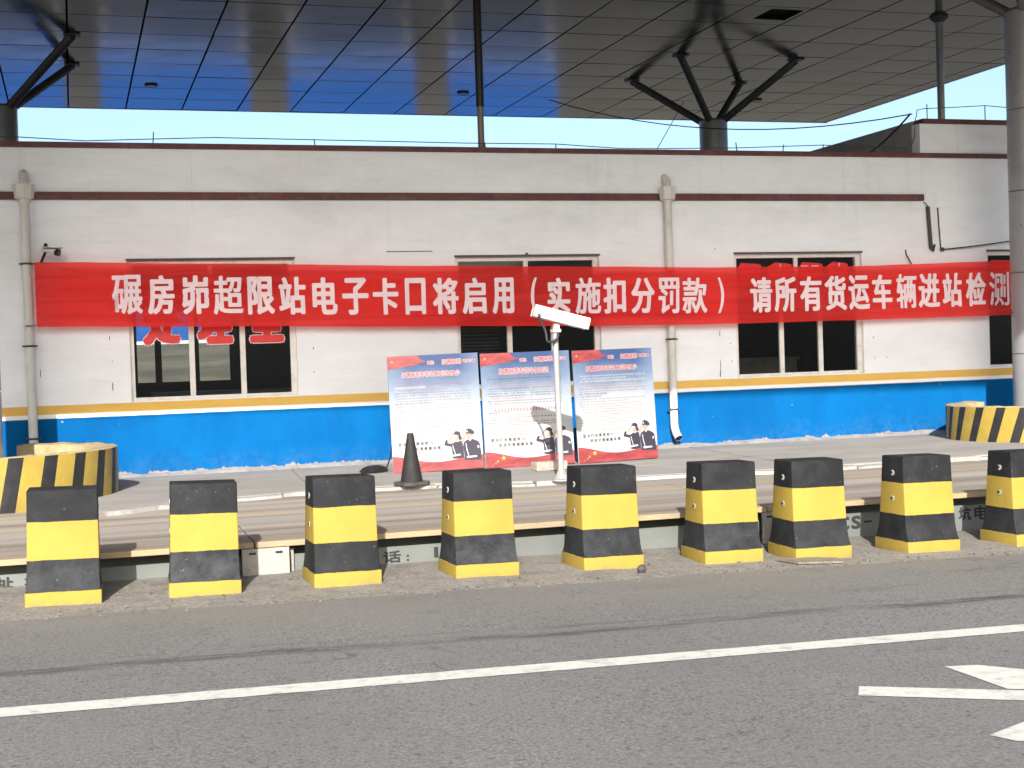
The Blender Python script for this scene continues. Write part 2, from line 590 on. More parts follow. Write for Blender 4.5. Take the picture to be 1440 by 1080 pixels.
grime = b.math('MULTIPLY', b.ramp(xyz[2], 0.0, 0.045, 0.45, 0.0), b.ramp(bn(11, 5), 0.4, 0.65))
c = b.mix(grime, c, (0.10, 0.088, 0.07))
b.link(c, bs.inputs['Base Color'])
bs.inputs['Roughness'].default_value = 0.7
bs.inputs['Specular IOR Level'].default_value = 0.18
b.bump(b.math('ADD', bn(18, 5, 0.6), bn(3, 2)), bs, 0.25, 0.008)

M_yel = mat('yellow_ring_paint', YEL, 0.55, var=0.16, scale=3.5, dirt=(0.17, 0.115, 0.045), dirt_amt=0.6, dirt_scale=4, bump=0.25, bscale=20)
M_blk = mat('black_ring_paint', (0.013, 0.013, 0.014), 0.55, var=0.3, scale=6, bump=0.25, bscale=20, dirt=(0.05, 0.046, 0.04), dirt_amt=0.4, dirt_scale=7)
M_rim = mat('worn_concrete_rim', (0.29, 0.235, 0.125), 0.9, var=0.35, scale=7, bump=0.6, bscale=18)
M_fill = mat('earth_and_rubble_fill', (0.10, 0.09, 0.075), 0.95, var=0.4, scale=14, bump=0.8, bscale=25)

# platform concrete, deck ---------------------------------------------
M_plat, nt, bs, _ = new_mat('platform_concrete')
b = NB(nt)
c = b.mix(b.ramp(b.noise(1.5, 6, 0.6, (0.6, 1.3, 1)), 0.3, 0.7), (0.185, 0.177, 0.163), (0.27, 0.262, 0.246))
c = b.mix(b.ramp(b.noise(40, 4, 0.7), 0.35, 0.65, 0.0, 0.35), c, (0.11, 0.105, 0.095))
c = b.mix(b.ramp(b.noise(3.2, 7, 0.7, (0.5, 1.4, 1), (3, 3, 0)), 0.54, 0.7, 0, 0.5), c, (0.14, 0.133, 0.121))
b.link(c, bs.inputs['Base Color'])
bs.inputs['Roughness'].default_value = 0.9
b.bump(b.math('ADD', b.noise(30, 5, 0.7), b.noise(4, 4)), bs, 0.4, 0.01)
M_kerb = mat('pale_kerb_concrete', (0.24, 0.23, 0.215), 0.9, var=0.25, scale=8, bump=0.6, bscale=25, dirt=(0.11, 0.1, 0.09), dirt_amt=0.7, dirt_scale=6)
M_kerb_w = mat('whitewashed_kerb', (0.265, 0.26, 0.25), 0.85, var=0.3, scale=8, bump=0.4, bscale=25, dirt=(0.17, 0.16, 0.15), dirt_amt=0.5, dirt_scale=5)

M_deck, nt, bs, _ = new_mat('tyre_worn_deck')
b = NB(nt)
xyz = b.sep()
bands = b.noise(1.9, 5, 0.62, (0.045, 1.6, 1))
c = b.mix(b.ramp(bands, 0.36, 0.62), (0.125, 0.108, 0.092), (0.290, 0.262, 0.222))
fb = b.noise(7, 5, 0.7, (0.03, 1.6, 1), (2, 3, 0))
c = b.mix(b.ramp(fb, 0.45, 0.7, 0, 0.55), c, (0.185, 0.152, 0.115))
ochre = b.math('MULTIPLY', b.ramp(b.math('ABSOLUTE', b.math('SUBTRACT', xyz[1], 12.62)), 0.0, 0.18, 1, 0), b.ramp(b.noise(1.2, 4, 0.6, (0.3, 3, 1)), 0.3, 0.6))
c = b.mix(b.math('MULTIPLY', ochre, 0.6), c, (0.33, 0.245, 0.125))
pale = b.math('MULTIPLY', b.ramp(b.math('ABSOLUTE', b.math('SUBTRACT', xyz[1], 12.22)), 0.12, 0.30, 1, 0), b.ramp(b.noise(1.0, 4, 0.6, (0.3, 3, 1), (7, 0, 0)), 0.25, 0.55))
c = b.mix(b.math('MULTIPLY', pale, 0.65), c, (0.275, 0.262, 0.235))
rust = b.math('MULTIPLY', b.ramp(xyz[1], 10.84, 11.02, 1, 0), b.ramp(b.noise(3, 5, 0.6, (0.5, 1, 1)), 0.2, 0.5))
c = b.mix(b.math('MULTIPLY', rust, 0.85), c, (0.34, 0.25, 0.13))
c = b.mix(b.ramp(b.noise(45, 3, 0.7), 0.35, 0.7, 0, 0.25), c, (0.08, 0.07, 0.06))
b.link(c, bs.inputs['Base Color'])
bs.inputs['Roughness'].default_value = 0.75
b.bump(b.noise(35, 4, 0.6), bs, 0.25, 0.006)
M_beam = mat('grey_green_beam_paint', (0.120, 0.130, 0.121), 0.55, var=0.18, scale=3, stretch=(0.5, 1, 1), bump=0.1, bscale=30, dirt=(0.12, 0.115, 0.10), dirt_amt=0.6, dirt_scale=3)
M_plate = mat('pale_rusting_end_plate', (0.27, 0.265, 0.24), 0.55, var=0.12, scale=5, dirt=(0.15, 0.10, 0.06), dirt_amt=0.55, dirt_scale=8)
M_ink = mat('black_stencil_ink', (0.018, 0.018, 0.018), 0.7, var=0.4, scale=30)

# banner ---------------------------------------------------------------
m, nt, bs, out = new_mat('red_banner_cloth')
b = NB(nt)
nt.nodes.remove(bs)
cc = b.mix(b.ramp(b.noise(1.4, 5, 0.6, (0.25, 1, 3)), 0.3, 0.7), (0.82, 0.042, 0.040), (0.95, 0.078, 0.068))
cc = b.mix(b.ramp(b.noise(7, 3, 0.6, (0.08, 1, 2.2)), 0.5, 0.68, 0, 0.3), cc, (0.50, 0.022, 0.026))
df = nt.nodes.new('ShaderNodeBsdfDiffuse')
tl = nt.nodes.new('ShaderNodeBsdfTranslucent')
tp = nt.nodes.new('ShaderNodeBsdfTransparent')
b.link(cc, df.inputs[0])
b.link(cc, tl.inputs[0])
tp.inputs[0].default_value = (1.0, 0.24, 0.22, 1)
m1 = nt.nodes.new('ShaderNodeMixShader')
m1.inputs[0].default_value = 0.25
b.link(df.outputs[0], m1.inputs[1])
b.link(tl.outputs[0], m1.inputs[2])
m2 = nt.nodes.new('ShaderNodeMixShader')
m2.inputs[0].default_value = 0.36
b.link(m1.outputs[0], m2.inputs[1])
b.link(tp.outputs[0], m2.inputs[2])
b.link(m2.outputs[0], out.inputs[0])
M_banner = m
M_bannertext = mat('pinkish_white_print', (0.76, 0.615, 0.65), 0.8, var=0.06, scale=3, spec=0.1)
M_sticker = mat('red_window_vinyl', (0.58, 0.022, 0.022), 0.4, var=0.08)
M_sticker_edge = mat('pale_vinyl_outline', (0.72, 0.55, 0.56), 0.5, var=0.05)

# ------------------------------------------------------------------ setting: ground
gnd = MB()
gnd.add([(-1500, -1500, -0.75), (1500, -1500, -0.75), (1500, 1500, -0.75), (-1500, 1500, -0.75)], [(0, 1, 2, 3)])
M_ground = mat('dry_earth', (0.080, 0.070, 0.050), 0.95, var=0.35, scale=0.08, dirt=(0.06, 0.062, 0.032), dirt_amt=0.6, dirt_scale=0.03)
tag(gnd.build('ground', M_ground), kind='structure')

# yard behind the office, level with its floor
yard = MB()
yard.slab([(-60, 25.2), (60, 25.2), (60, 75), (-60, 75)], -0.7, 0.05)
tag(yard.build('yard', mat('yard_gravel', (0.072, 0.066, 0.050), 0.95, var=0.35, scale=0.5, dirt=(0.06, 0.055, 0.04), dirt_amt=0.6, dirt_scale=0.25)), kind='structure')

# low dry hill far behind (seen through the rear window of the left room and mirrored in the ceiling)
hill = MB()
vs, fs = [], []
nx, ny = 60, 14
for j in range(ny + 1):
    for i in range(nx + 1):
        x = -160 + 360 * i / nx
        y = 74 + 150 * j / ny
        h = -0.2 + 15 * (j / ny) ** 0.8 * (0.75 + 0.5 * mnoise.noise(Vector((x * 0.018, y * 0.02, 3))))
        vs.append((x, y, h + 0.9 * mnoise.noise(Vector((x * 0.11, y * 0.11, 0)))))
for j in range(ny):
    for i in range(nx):
        a = j * (nx + 1) + i
        fs.append((a, a + 1, a + nx + 2, a + nx + 1))
hill.add(vs, fs)
tag(hill.build('hill', mat('dry_hillside', (0.135, 0.112, 0.076), 0.95, var=0.5, scale=0.35, stretch=(0.5, 1, 2), dirt=(0.05, 0.060, 0.028), dirt_amt=0.9, dirt_scale=0.22), smooth=True), kind='structure')


back = MB()  # unseen hillside added behind the camera to darken the window reflections
vs, fs = [], []
nx, ny = 60, 10
for j in range(ny + 1):
    for i in range(nx + 1):
        x = -260 + 520 * i / nx
        y = -70 - 120 * j / ny
        h = -0.8 + 26 * (j / ny) ** 0.7 * (0.8 + 0.5 * mnoise.noise(Vector((x * 0.013, y * 0.02, 8))))
        vs.append((x, y, h + 0.8 * mnoise.noise(Vector((x * 0.1, y * 0.1, 5)))))
for j in range(ny):
    for i in range(nx):
        a = j * (nx + 1) + i
        fs.append((a, a + nx + 1, a + nx + 2, a + 1))
back.add(vs, fs)
tag(back.build('unseen_hills', mat('unseen_dark_hillside', (0.075, 0.068, 0.045), 0.95, var=0.4, scale=0.09), smooth=True), kind='structure')


def sheet(name, outline, dz, material, kind='structure', sub=0.0):
    mb = MB()
    mb.add([(x, y, zg(x) + dz) for x, y in outline], [tuple(range(len(outline)))])
    o = mb.build(name, material)
    if kind:
        tag(o, kind=kind)
    return o


# asphalt carriageway with an uneven verge edge
edge_pts = []
x = 30.0
while x > -30:
    edge_pts.append((x, 9.52 + 0.07 * mnoise.noise(Vector((x * 1.3, 0, 0))) + 0.035 * mnoise.noise(Vector((x * 5, 2, 0)))))
    x -= 0.12
sheet('road', [(-30, -30), (30, -30)] + edge_pts, 0.0, M_asphalt)
# concrete verge the blocks stand on
mb = MB()
nx, ny = 150, 10
vs, fs = [], []
for j in range(ny + 1):
    for i in range(nx + 1):
        x = -30 + 60 * i / nx
        y = 9.2 + 2.4 * j / ny
        hump = 0.0 if j < 3 else 0.016 * mnoise.noise(Vector((x * 2.1, y * 3.0, 0))) + 0.012 * max(0, (y - 10.3))
        vs.append((x, y, zg(x) - 0.004 + hump))
for j in range(ny):
    for i in range(nx):
        a = j * (nx + 1) + i
        fs.append((a, a + 1, a + nx + 2, a + nx + 1))
mb.add(vs, fs)
tag(mb.build('verge', M_verge, smooth=True), kind='structure')

# painted line and lane arrow
ln, top, bot = [], [], []
x = -14.0
while x < 20:
    n1 = 0.008 * mnoise.noise(Vector((x * 9, 0, 1)))
    n2 = 0.008 * mnoise.noise(Vector((x * 9, 0, 7)))
    bot.append((x, 6.868 - 0.004 * x + n1))
    top.append((x, 7.052 - 0.004 * x + n2))
    x += 0.08
sheet('lane_line', bot + top[::-1], 0.004, M_line)
arrow = MB()
for pl in ([(3.561, 6.001), (3.46, 5.839), (4.109, 5.486), (9.0, 3.35), (9.13, 3.52), (4.231, 5.647)],
           [(4.191, 6.228), (4.181, 5.70), (4.60, 5.49), (5.15, 5.30), (4.37, 6.194)],
           [(3.597, 5.036), (3.648, 4.923), (5.1, 4.15), (5.35, 4.42), (3.869, 5.168)]):
    arrow.add([(x, y, zg(x) + 0.004) for x, y in pl], [tuple(range(len(pl)))])
o = arrow.build('road_arrow_marking', M_line)
tag(o, kind='structure')

# ------------------------------------------------------------------ weighbridge (truck scale) in front of the platform
wb = thing('weighbridge', 'long truck scale with tyre worn deck and grey green side beam behind the blocks', 'truck scale', (0, 0, 0))
DZ = 0.225
joints = [-12.0, -5.4, 1.27, 5.6, 12.4, 19.0]
for i in range(len(joints) - 1):
    mb = MB()
    xa_, xb_ = joints[i] + 0.006, joints[i + 1] - 0.006
    mb.slab([(xa_, 10.85), (xb_, 10.85), (xb_, 13.95), (xa_, 13.95)], lambda x, y: DZ - 0.045 + (y - 10.85) * 0.012, lambda x, y: DZ + (y - 10.85) * 0.012)
    mb.build('deck_section', M_deck, wb, bevel=0.006)
beam = MB()
for i in range(len(joints) - 1):
    x0, x1 = joints[i] + 0.02, joints[i + 1] - 0.02
    beam.box(x0, x1, 10.97, 10.985, -0.21, 0.10)          # web
beam.box(-12, 19, 11.15, 11.2, -0.5, 0.16)
bo = beam.build('side_beam', M_beam, wb)
for xc, w in ((1.35, 0.36), (5.70, 0.30), (-5.4, 0.4), (12.4, 0.4)):
    mb = MB()
    mb.box(xc - w / 2, xc + w / 2, 10.838, 10.862, -0.20, 0.176)
    pl = mb.build('end_plate', M_plate, wb, bevel=0.004)
    for dx in (-w * 0.28, w * 0.28):
        mb = MB()
        mb.box(xc + dx - 0.026, xc + dx + 0.026, 10.832, 10.839, 0.135, 0.150)
        mb.build('bolt_slot', M_black_frame, pl)
    mb = MB()
    mb.box(xc + w / 2 + 0.02, xc + w / 2 + 0.045, 10.93, 10.97, -0.20, 0.15)
    mb.build('stiffener', M_plate, wb)
let = MB()
fnb = lambda x, z: (x, 10.966, z)
put_glyph(let, '话', 2.285, 2.43, -0.028, 0.070, fnb, 0.004)
put_glyph(let, '电', 2.08, 2.23, -0.028, 0.070, fnb, 0.004)
put_glyph(let, ':', 2.475, 2.495, -0.022, 0.03, fnb, 0.004)
put_glyph(let, '1', 2.70, 2.735, -0.012, 0.075, fnb, 0.005)
put_glyph(let, 'S', 6.20, 6.28, -0.04, 0.080, fnb, 0.007)
put_glyph(let, 'C', 6.36, 6.455, -0.04, 0.080, fnb, 0.007)
put_glyph(let, 'S', 6.475, 6.57, -0.04, 0.080, fnb, 0.007)
put_glyph(let, '-', 6.60, 6.68, 0.010, 0.028, fnb, 0.0)
put_glyph(let, '1', 6.80, 6.83, -0.04, 0.080, fnb, 0.007)
for ch, x0, x1 in (('基', 7.385, 7.53), ('坑', 7.57, 7.70), ('电', 7.735, 7.875)):
    put_glyph(let, ch, x0, x1, -0.040, 0.088, fnb, 0.004)
for ch, x0, x1 in (('址', -0.60, -0.475), ('北', -0.40, -0.29)):
    put_glyph(let, ch, x0, x1, 0.00, 0.085, fnb, 0.005)
tag(let.build('lettering', M_ink, bo), kind='stuff')

# ------------------------------------------------------------------ platform in front of the office
PZ = 0.30
front = [(-14, 14.15), (-0.35, 14.15), (0.05, 13.75), (0.22, 13.22), (0.86, 13.55), (2.17, 14.00), (3.5, 13.90), (4.33, 13.52), (5.98, 13.42), (7.4, 13.22), (8.73, 13.36), (9.9, 13.40), (14, 13.4), (20, 13.4)]
bays = [-14, -0.35, 2.25, 4.9, 7.45, 10.1, 12.8, 20]


def fy(x):
    for (xa, ya), (xb, yb) in zip(front, front[1:]):
        if xa <= x <= xb:
            return ya + (yb - ya) * (x - xa) / (xb - xa)
    return front[-1][1]


plat = tag(bpy.data.objects.new('pavement', None), kind='structure')
COL.objects.link(plat)
for a, c2 in zip(bays, bays[1:]):
    xs = [a + 0.004] + [p[0] for p in front if a + 0.05 < p[0] < c2 - 0.05] + [c2 - 0.004]
    sk = lambda x: 0.10 * (x != xs[0] and x != xs[-1]) * 0
    outl = [(x, fy(x) + 0.13) for x in xs] + [(c2 - 0.004 + 0.22, 17.2), (a + 0.004 + 0.22, 17.2)]
    mb = MB()
    mb.slab(outl, -0.3, PZ + random.uniform(-0.004, 0.002))
    mb.build('slab', M_plat, plat)
# kerb stones along the platform front, ragged and uneven
x = 0.24
k = 0
while x < 16:
    L = random.uniform(0.42, 1.0)
    wash = 0.9 < x < 2.5 or 3.9 < x < 4.6 or 5.2 < x < 6.6
    mb = MB()
    n = 6
    x1 = x + L - random.uniform(0.006, 0.025)
    fr_ = []
    for i in range(n + 1):
        xx = x + (x1 - x) * i / n
        fr_.append((xx, fy(xx) + random.uniform(-0.05, 0.03)))
    dzk = random.uniform(-0.020, 0.006)
    mb.slab(fr_ + [(x1, fy(x1) + 0.125), (x, fy(x) + 0.125)], 0.12, PZ + dzk)
    mb.build('kerb_stone', M_kerb_w if wash else M_kerb, plat)
    x += L
    k += 1
# slumped mortar fillet where the wall meets the platform
mb = MB()
vs, fs = [], []
n = 240
for i in range(n + 1):
    x = -6 + 26 * i / n
    h = 0.035 + 0.028 * mnoise.noise(Vector((x * 1.9, 0, 0))) + 0.02 * max(0, mnoise.noise(Vector((x * 5.3, 3, 0))))
    w = 0.10 + 0.06 * mnoise.noise(Vector((x * 1.1, 7, 0)))
    vs += [(x, 17.10 - w, PZ - 0.006), (x, 17.135 - w * 0.3, PZ + h * 0.7), (x, 17.145, PZ + h), (x, 17.19, PZ + h)]
for i in range(n):
    for q in range(3):
        a = i * 4 + q
        fs.append((a, a + 4, a + 5, a + 1))
mb.add(vs, fs)
mb.build('mortar_fillet', M_kerb, plat, smooth=True)

# ------------------------------------------------------------------ weigh station office
WY = 17.15
office = thing('station_office', 'long single storey white office with blue dado gold stripe and maroon trim', 'building', (0, 0, 0))
WIN = [(0.645, 2.60), (4.622, 6.545), (8.472, 10.396), (12.41, 14.35)]
WZ0, WZ1 = 1.178, 2.830


def holed(mb, x0, x1, z0, z1, y, holes, depth, back=True):
    xs = sorted(set([x0, x1] + [h[0] for h in holes] + [h[1] for h in holes]))
    zs = sorted(set([z0, z1] + [h[2] for h in holes] + [h[3] for h in holes]))
    for i in range(len(xs) - 1):
        for j in range(len(zs) - 1):
            cx, cz = (xs[i] + xs[i + 1]) / 2, (zs[j] + zs[j + 1]) / 2
            if any(h[0] < cx < h[1] and h[2] < cz < h[3] for h in holes):
                continue
            a, c_, e, f = xs[i], xs[i + 1], zs[j], zs[j + 1]
            mb.add([(a, y, e), (c_, y, e), (c_, y, f), (a, y, f)], [(0, 1, 2, 3)])
            if back:
                mb.add([(a, y + depth, e), (c_, y + depth, e), (c_, y + depth, f), (a, y + depth, f)], [(3, 2, 1, 0)])
    for a, c_, e, f in holes:
        yb = y + depth
        mb.add([(a, y, e), (c_, y, e), (c_, y, f), (a, y, f), (a, yb, e), (c_, yb, e), (c_, yb, f), (a, yb, f)],
               [(0, 4, 5, 1), (1, 5, 6, 2), (2, 6, 7, 3), (3, 7, 4, 0)])


mb = MB()
holed(mb, -6, 20, 0.1, 4.14, WY, [(a, c_, WZ0, WZ1) for a, c_ in WIN], 0.24)
mb.box(-6, -5.76, WY + 0.24, 25.1, 0.1, 4.14)
mb.box(19.76, 20, WY + 0.24, 25.1, 0.1, 4.14)
mb.build('front_wall', M_wall, office)
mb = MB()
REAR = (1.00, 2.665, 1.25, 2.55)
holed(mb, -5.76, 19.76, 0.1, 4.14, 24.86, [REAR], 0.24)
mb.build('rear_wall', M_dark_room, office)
mb = MB()
mb.box(-5.76, 19.76, WY + 0.24, 24.86, 3.45, 3.75)
mb.build('roof', M_roof, office)
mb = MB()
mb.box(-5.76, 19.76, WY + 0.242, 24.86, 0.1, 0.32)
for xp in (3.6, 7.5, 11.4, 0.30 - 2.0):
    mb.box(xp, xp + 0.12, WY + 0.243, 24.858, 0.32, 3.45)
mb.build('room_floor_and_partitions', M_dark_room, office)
mb = MB()
mb.box(-6.05, 20.05, WY - 0.045, WY + 0.28, 4.14, 4.202)
mb.build('parapet_cap', M_maroon, office, bevel=0.006)
mb = MB()
vs = []
n = 90
mb.box(-6.0, 11.383, WY - 0.05, WY + 0.05, 3.540, 3.628)
mb.build('belt_course', M_maroon, office, bevel=0.008)
# raised block on the right half of the roof
mb = MB()
mb.box(11.37, 20.0, WY + 0.004, WY + 0.2, 4.202, 4.615)
mb.build('raised_wall', M_wall, office)
mb = MB()
mb.box(11.375, 20, WY + 0.2, 24.5, 3.75, 4.676)
mb.build('raised_block', M_cement, office)
mb = MB()
mb.box(11.40, 20.05, WY - 0.03, WY + 0.26, 4.616, 4.682)
mb.build('raised_cap', M_maroon, office, bevel=0.005)
# windows: frame as a part, panes as its sub-parts
for wi, (a, c_) in enumerate(WIN):
    fy0, fy1 = WY + 0.05, WY + 0.11
    t = 0.05
    wdt = c_ - a
    mb = MB()
    mb.box(a, a + t, fy0, fy1, WZ0, WZ1)
    mb.box(c_ - t - 0.02, c_, fy0, fy1, WZ0, WZ1)
    mb.box(a + t, c_ - t - 0.02, fy0, fy1, WZ0, WZ0 + t * 0.85)
    mb.box(a + t, c_ - t - 0.02, fy0, fy1, WZ1 - t * 1.1, WZ1)
    zt_ = 2.32
    mb.box(a + t, c_ - t - 0.02, fy0 + 0.002, fy1 - 0.002, zt_ - 0.03, zt_ + 0.03)
    m1x, m2x = a + wdt * 0.365, a + wdt * 0.672
    for mx_ in (m1x, m2x):
        mb.box(mx_ - 0.032, mx_ + 0.032, fy0 + 0.004, fy1 - 0.004, WZ0 + t * 0.85, zt_ - 0.03)
    mu = a + wdt * 0.49
    mb.box(mu - 0.028, mu + 0.028, fy0 + 0.004, fy1 - 0.004, zt_ + 0.03, WZ1 - t * 1.1)
    fo = mb.build('window', M_frame, office, bevel=0.004)
    for (p0, p1, q0, q1) in ((a + t, m1x - 0.032, WZ0 + t * 0.85, zt_ - 0.03), (m1x + 0.032, m2x - 0.032, WZ0 + t * 0.85, zt_ - 0.03),
                             (m2x + 0.032, c_ - t - 0.02, WZ0 + t * 0.85, zt_ - 0.03), (a + t, mu - 0.028, zt_ + 0.03, WZ1 - t * 1.1), (mu + 0.028, c_ - t - 0.02, zt_ + 0.03, WZ1 - t * 1.1)):
        mb = MB()
        mb.box(p0 - 0.004, p1 + 0.004, WY + 0.078, WY + 0.083, q0 - 0.004, q1 + 0.004)
        mb.build('pane', M_glass, fo)
    # worn reveal lip and drip of the opening
    mb = MB()
    mb.box(a - 0.012, c_ + 0.012, WY - 0.012, WY + 0.02, WZ1 - 0.002, WZ1 + 0.022)
    mb.build('drip_edge', M_scuff, fo)
    # red vinyl characters stuck on the panes
    st, se = MB(), MB()
    yv = WY + 0.070
    f_in = lambda x, z: (x, yv, z)
    f_ed = lambda x, z: (x, yv + 0.0045, z)
    if wi == 0:
        for ch, x0, x1 in (('处', 0.80, 1.235), ('理', 1.43, 1.85), ('室', 2.05, 2.46)):
            for bo_, mm, ff in ((0.030, st, f_in), (0.042, se, f_ed)):
                ex = 0.012 if mm is se else 0
                put_glyph(mm, ch, x0 - ex, x1 + ex, 1.822 - ex, 2.46 + ex, ff, bo_)
    elif wi == 2:
        for x0, x1, tl_, ins in ((8.56, 8.90, 0.0, 0), (9.0, 9.36, 0.07, 1), (9.48, 9.83, 0.0, 2), (9.90, 10.22, 0.05, 3)):
            st.add([(x0, yv, 2.40), (x1, yv, 2.40), (x1, yv, 2.685), (x1 - 0.06, yv, 2.70), (x0 + 0.04 + tl_, yv, 2.715), (x0 - 0.005, yv, 2.66)], [(0, 1, 2, 3, 4, 5)])
            if ins == 2:
                for q in (0, 1):
                    se.box(x0 + 0.02 + 0.16 * q, x0 + 0.13 + 0.16 * q, yv - 0.004, yv - 0.002, 2.655, 2.668)
            if ins in (1, 3):
                se.add([(x0 + 0.16, yv - 0.003, 2.60), (x0 + 0.175, yv - 0.003, 2.60), (x0 + 0.20, yv - 0.003, 2.70), (x0 + 0.185, yv - 0.003, 2.70)], [(0, 1, 2, 3)])
    elif wi == 3:
        st.add([(12.50, yv, 2.40), (13.0, yv, 2.40), (13.0, yv, 2.70), (12.52, yv, 2.71)], [(0, 1, 2, 3)])
    if st.f:
        vo = tag(st.build('vinyl_lettering', M_sticker, fo), kind='stuff')
    if se.f:
        tag(se.build('vinyl_outline', M_sticker_edge, fo), kind='stuff')
# rear window of the left room
mb = MB()
a, c_, e, f = REAR
for (x0, x1, z0, z1) in ((a, a + 0.05, e, f), (c_ - 0.06, c_, e, f), (a + 0.05, c_ - 0.06, e, e + 0.05), (a + 0.05, c_ - 0.06, f - 0.05, f), (1.345, 1.455, e + 0.05, f - 0.05), (2.0, 2.085, e + 0.05, f - 0.05)):
    mb.box(x0, x1, 24.90, 24.95, z0, z1)
mb.build('rear_window', M_black_frame, office)
mb = MB()
for k_ in range(34):
    zz = 1.25 + k_ * 0.045
    mb.add([(4.70, WY + 0.30 + 0.01, zz), (5.26, WY + 0.30 + 0.01, zz + 0.012 * math.sin(k_)), (5.26, WY + 0.33, zz + 0.026), (4.70, WY + 0.33, zz + 0.026)], [(0, 1, 2, 3)])
tag(mb.build('window_blind', mat('grey_blind_slats', (0.05, 0.052, 0.055), 0.6), office), kind='stuff')
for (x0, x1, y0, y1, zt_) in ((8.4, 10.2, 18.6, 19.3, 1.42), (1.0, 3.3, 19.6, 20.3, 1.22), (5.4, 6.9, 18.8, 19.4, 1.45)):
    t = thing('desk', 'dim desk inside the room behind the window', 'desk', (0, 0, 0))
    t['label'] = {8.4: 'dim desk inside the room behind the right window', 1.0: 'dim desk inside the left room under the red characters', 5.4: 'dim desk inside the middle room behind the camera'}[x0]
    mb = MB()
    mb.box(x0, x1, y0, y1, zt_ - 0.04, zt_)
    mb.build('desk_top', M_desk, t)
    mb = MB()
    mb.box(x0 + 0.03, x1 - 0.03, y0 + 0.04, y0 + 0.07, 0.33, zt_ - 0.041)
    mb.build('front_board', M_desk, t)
# downpipes
for (px, pzb, end) in ((-0.46, 0.62, 0), (7.495, 0.46, 1)):
    mb = MB()
    yp = WY - 0.082
    pts = [(px, yp, 3.52), (px, yp, pzb + 0.14)]
    if end:
        pts += [(px + 0.005, yp - 0.02, pzb + 0.06), (px + 0.015, yp - 0.075, pzb - 0.02)]
        mb.tube([(px, yp, 3.52), (px, yp, pzb + 0.16)] + [(px + 0.003, yp - 0.008, pzb + 0.09), (px + 0.01, yp - 0.045, pzb + 0.02), (px + 0.018, yp - 0.10, pzb - 0.035)], 0.052, 18, caps=False)
        mb.tube([(px + 0.018, yp - 0.10, pzb - 0.035), (px + 0.012, yp - 0.055, pzb + 0.01)], [0.046, 0.046], 18, caps=True, mi=1)
    else:
        mb.tube([(px, yp, 3.52), (px, yp, PZ)], 0.052, 18)
    dp = mb.build('downpipe', [M_pvc, M_void], office, smooth=True)
    mb = MB()
    s = 0.108
    mb.lathe([(0.06, 3.50), (0.066, 3.53), (0.105, 3.545), (0.115, 3.63), (0.118, 3.705), (0.10, 3.705)], 8, (px, yp))
    mb.build('hopper_head', M_pvc, dp)
    mb = MB()
    mb.tube([(px, yp, 3.70), (px, yp, 3.76), (px, yp + 0.03, 3.815), (px, yp + 0.075, 3.835), (px, WY + 0.02, 3.835)], 0.050, 14)
    mb.build('outlet_elbow', M_pvc, dp, smooth=True)
    for zz in ((2.80, 1.86, 0.80) if not end else (1.72, 0.80)):
        mb = MB()
        mb.lathe([(0.057, zz - 0.012), (0.057, zz + 0.012)], 18, (px, yp))
        mb.box(px - 0.085, px + 0.085, yp - 0.012, yp + 0.012, zz - 0.009, zz + 0.009)
        mb.build('pipe_bracket', M_dkmetal, dp)
# conduit stub, nail stubs and scars on the wall
mb = MB()
mb.tube([(11.447, WY - 0.03, 3.46), (11.455, WY - 0.03, 3.30), (11.478, WY - 0.032, 2.93), (11.485, WY - 0.03, 2.87)], 0.028, 8)
mb.tube([(11.388, WY - 0.02, 3.52), (11.42, WY - 0.025, 3.50), (11.447, WY - 0.03, 3.46)], 0.007, 6)
mb.tube([(11.485, WY - 0.03, 2.87), (11.50, WY - 0.05, 2.83), (11.53, WY - 0.05, 2.93)], 0.016, 6)
mb.build('conduit_stub', M_dkmetal, office)
mb = MB()
mb.tube([(11.618, WY - 0.012, 3.446), (11.628, WY - 0.012, 3.2), (11.650, WY - 0.012, 2.88), (11.66, WY - 0.02, 2.84)], 0.010, 6)
mb.tube([(11.66, WY - 0.015, 2.86), (11.66, WY - 0.05, 2.86)], 0.03, 8)
mb.tube([(11.087, WY - 0.01, 2.86), (11.09, WY - 0.015, 2.80), (11.15, WY - 0.05, 2.66)], 0.009, 6)
mb.build('cable_anchor', M_dkmetal, office)
mb = MB()
mb.box(3.743, 4.33, WY - 0.014, WY, 2.902, 2.910)
mb.tube([(5.559, WY + 0.002, 2.861), (5.559, WY - 0.03, 2.861)], 0.016, 8)
rs = random.Random(5)
for (x, z, w, h) in ((8.225, 1.78, 0.014, 0.07), (8.225, 1.36, 0.010, 0.17), (8.218, 1.24, 0.014, 0.09), (0.42, 1.93, 0.012, 0.06), (0.44, 1.66, 0.012, 0.02), (0.435, 1.36, 0.012, 0.1),
                     (10.55, 1.66, 0.016, 0.03), (10.56, 1.38, 0.01, 0.05), (10.75, 1.38, 0.018, 0.02), (8.39, 1.40, 0.012, 0.03), (8.38, 1.64, 0.02, 0.012), (2.80, 1.74, 0.02, 0.03), (2.80, 1.45, 0.014, 0.02),
                     (-0.36, 1.55, 0.01, 0.1), (8.19, 2.90, 0.01, 0.03)):
    x2 = x - w / 2
    mb.add([(x2, WY - 0.003, z - h / 2), (x2 + w * rs.uniform(.5, 1), WY - 0.003, z - h / 2 * rs.uniform(.6, 1)), (x2 + w, WY - 0.003, z + h / 2 * rs.uniform(.4, 1)), (x2 + w * rs.uniform(0, .5), WY - 0.003, z + h / 2)], [(0, 1, 2, 3)])
tag(mb.build('wall_scars', M_scuff, office), kind='stuff')

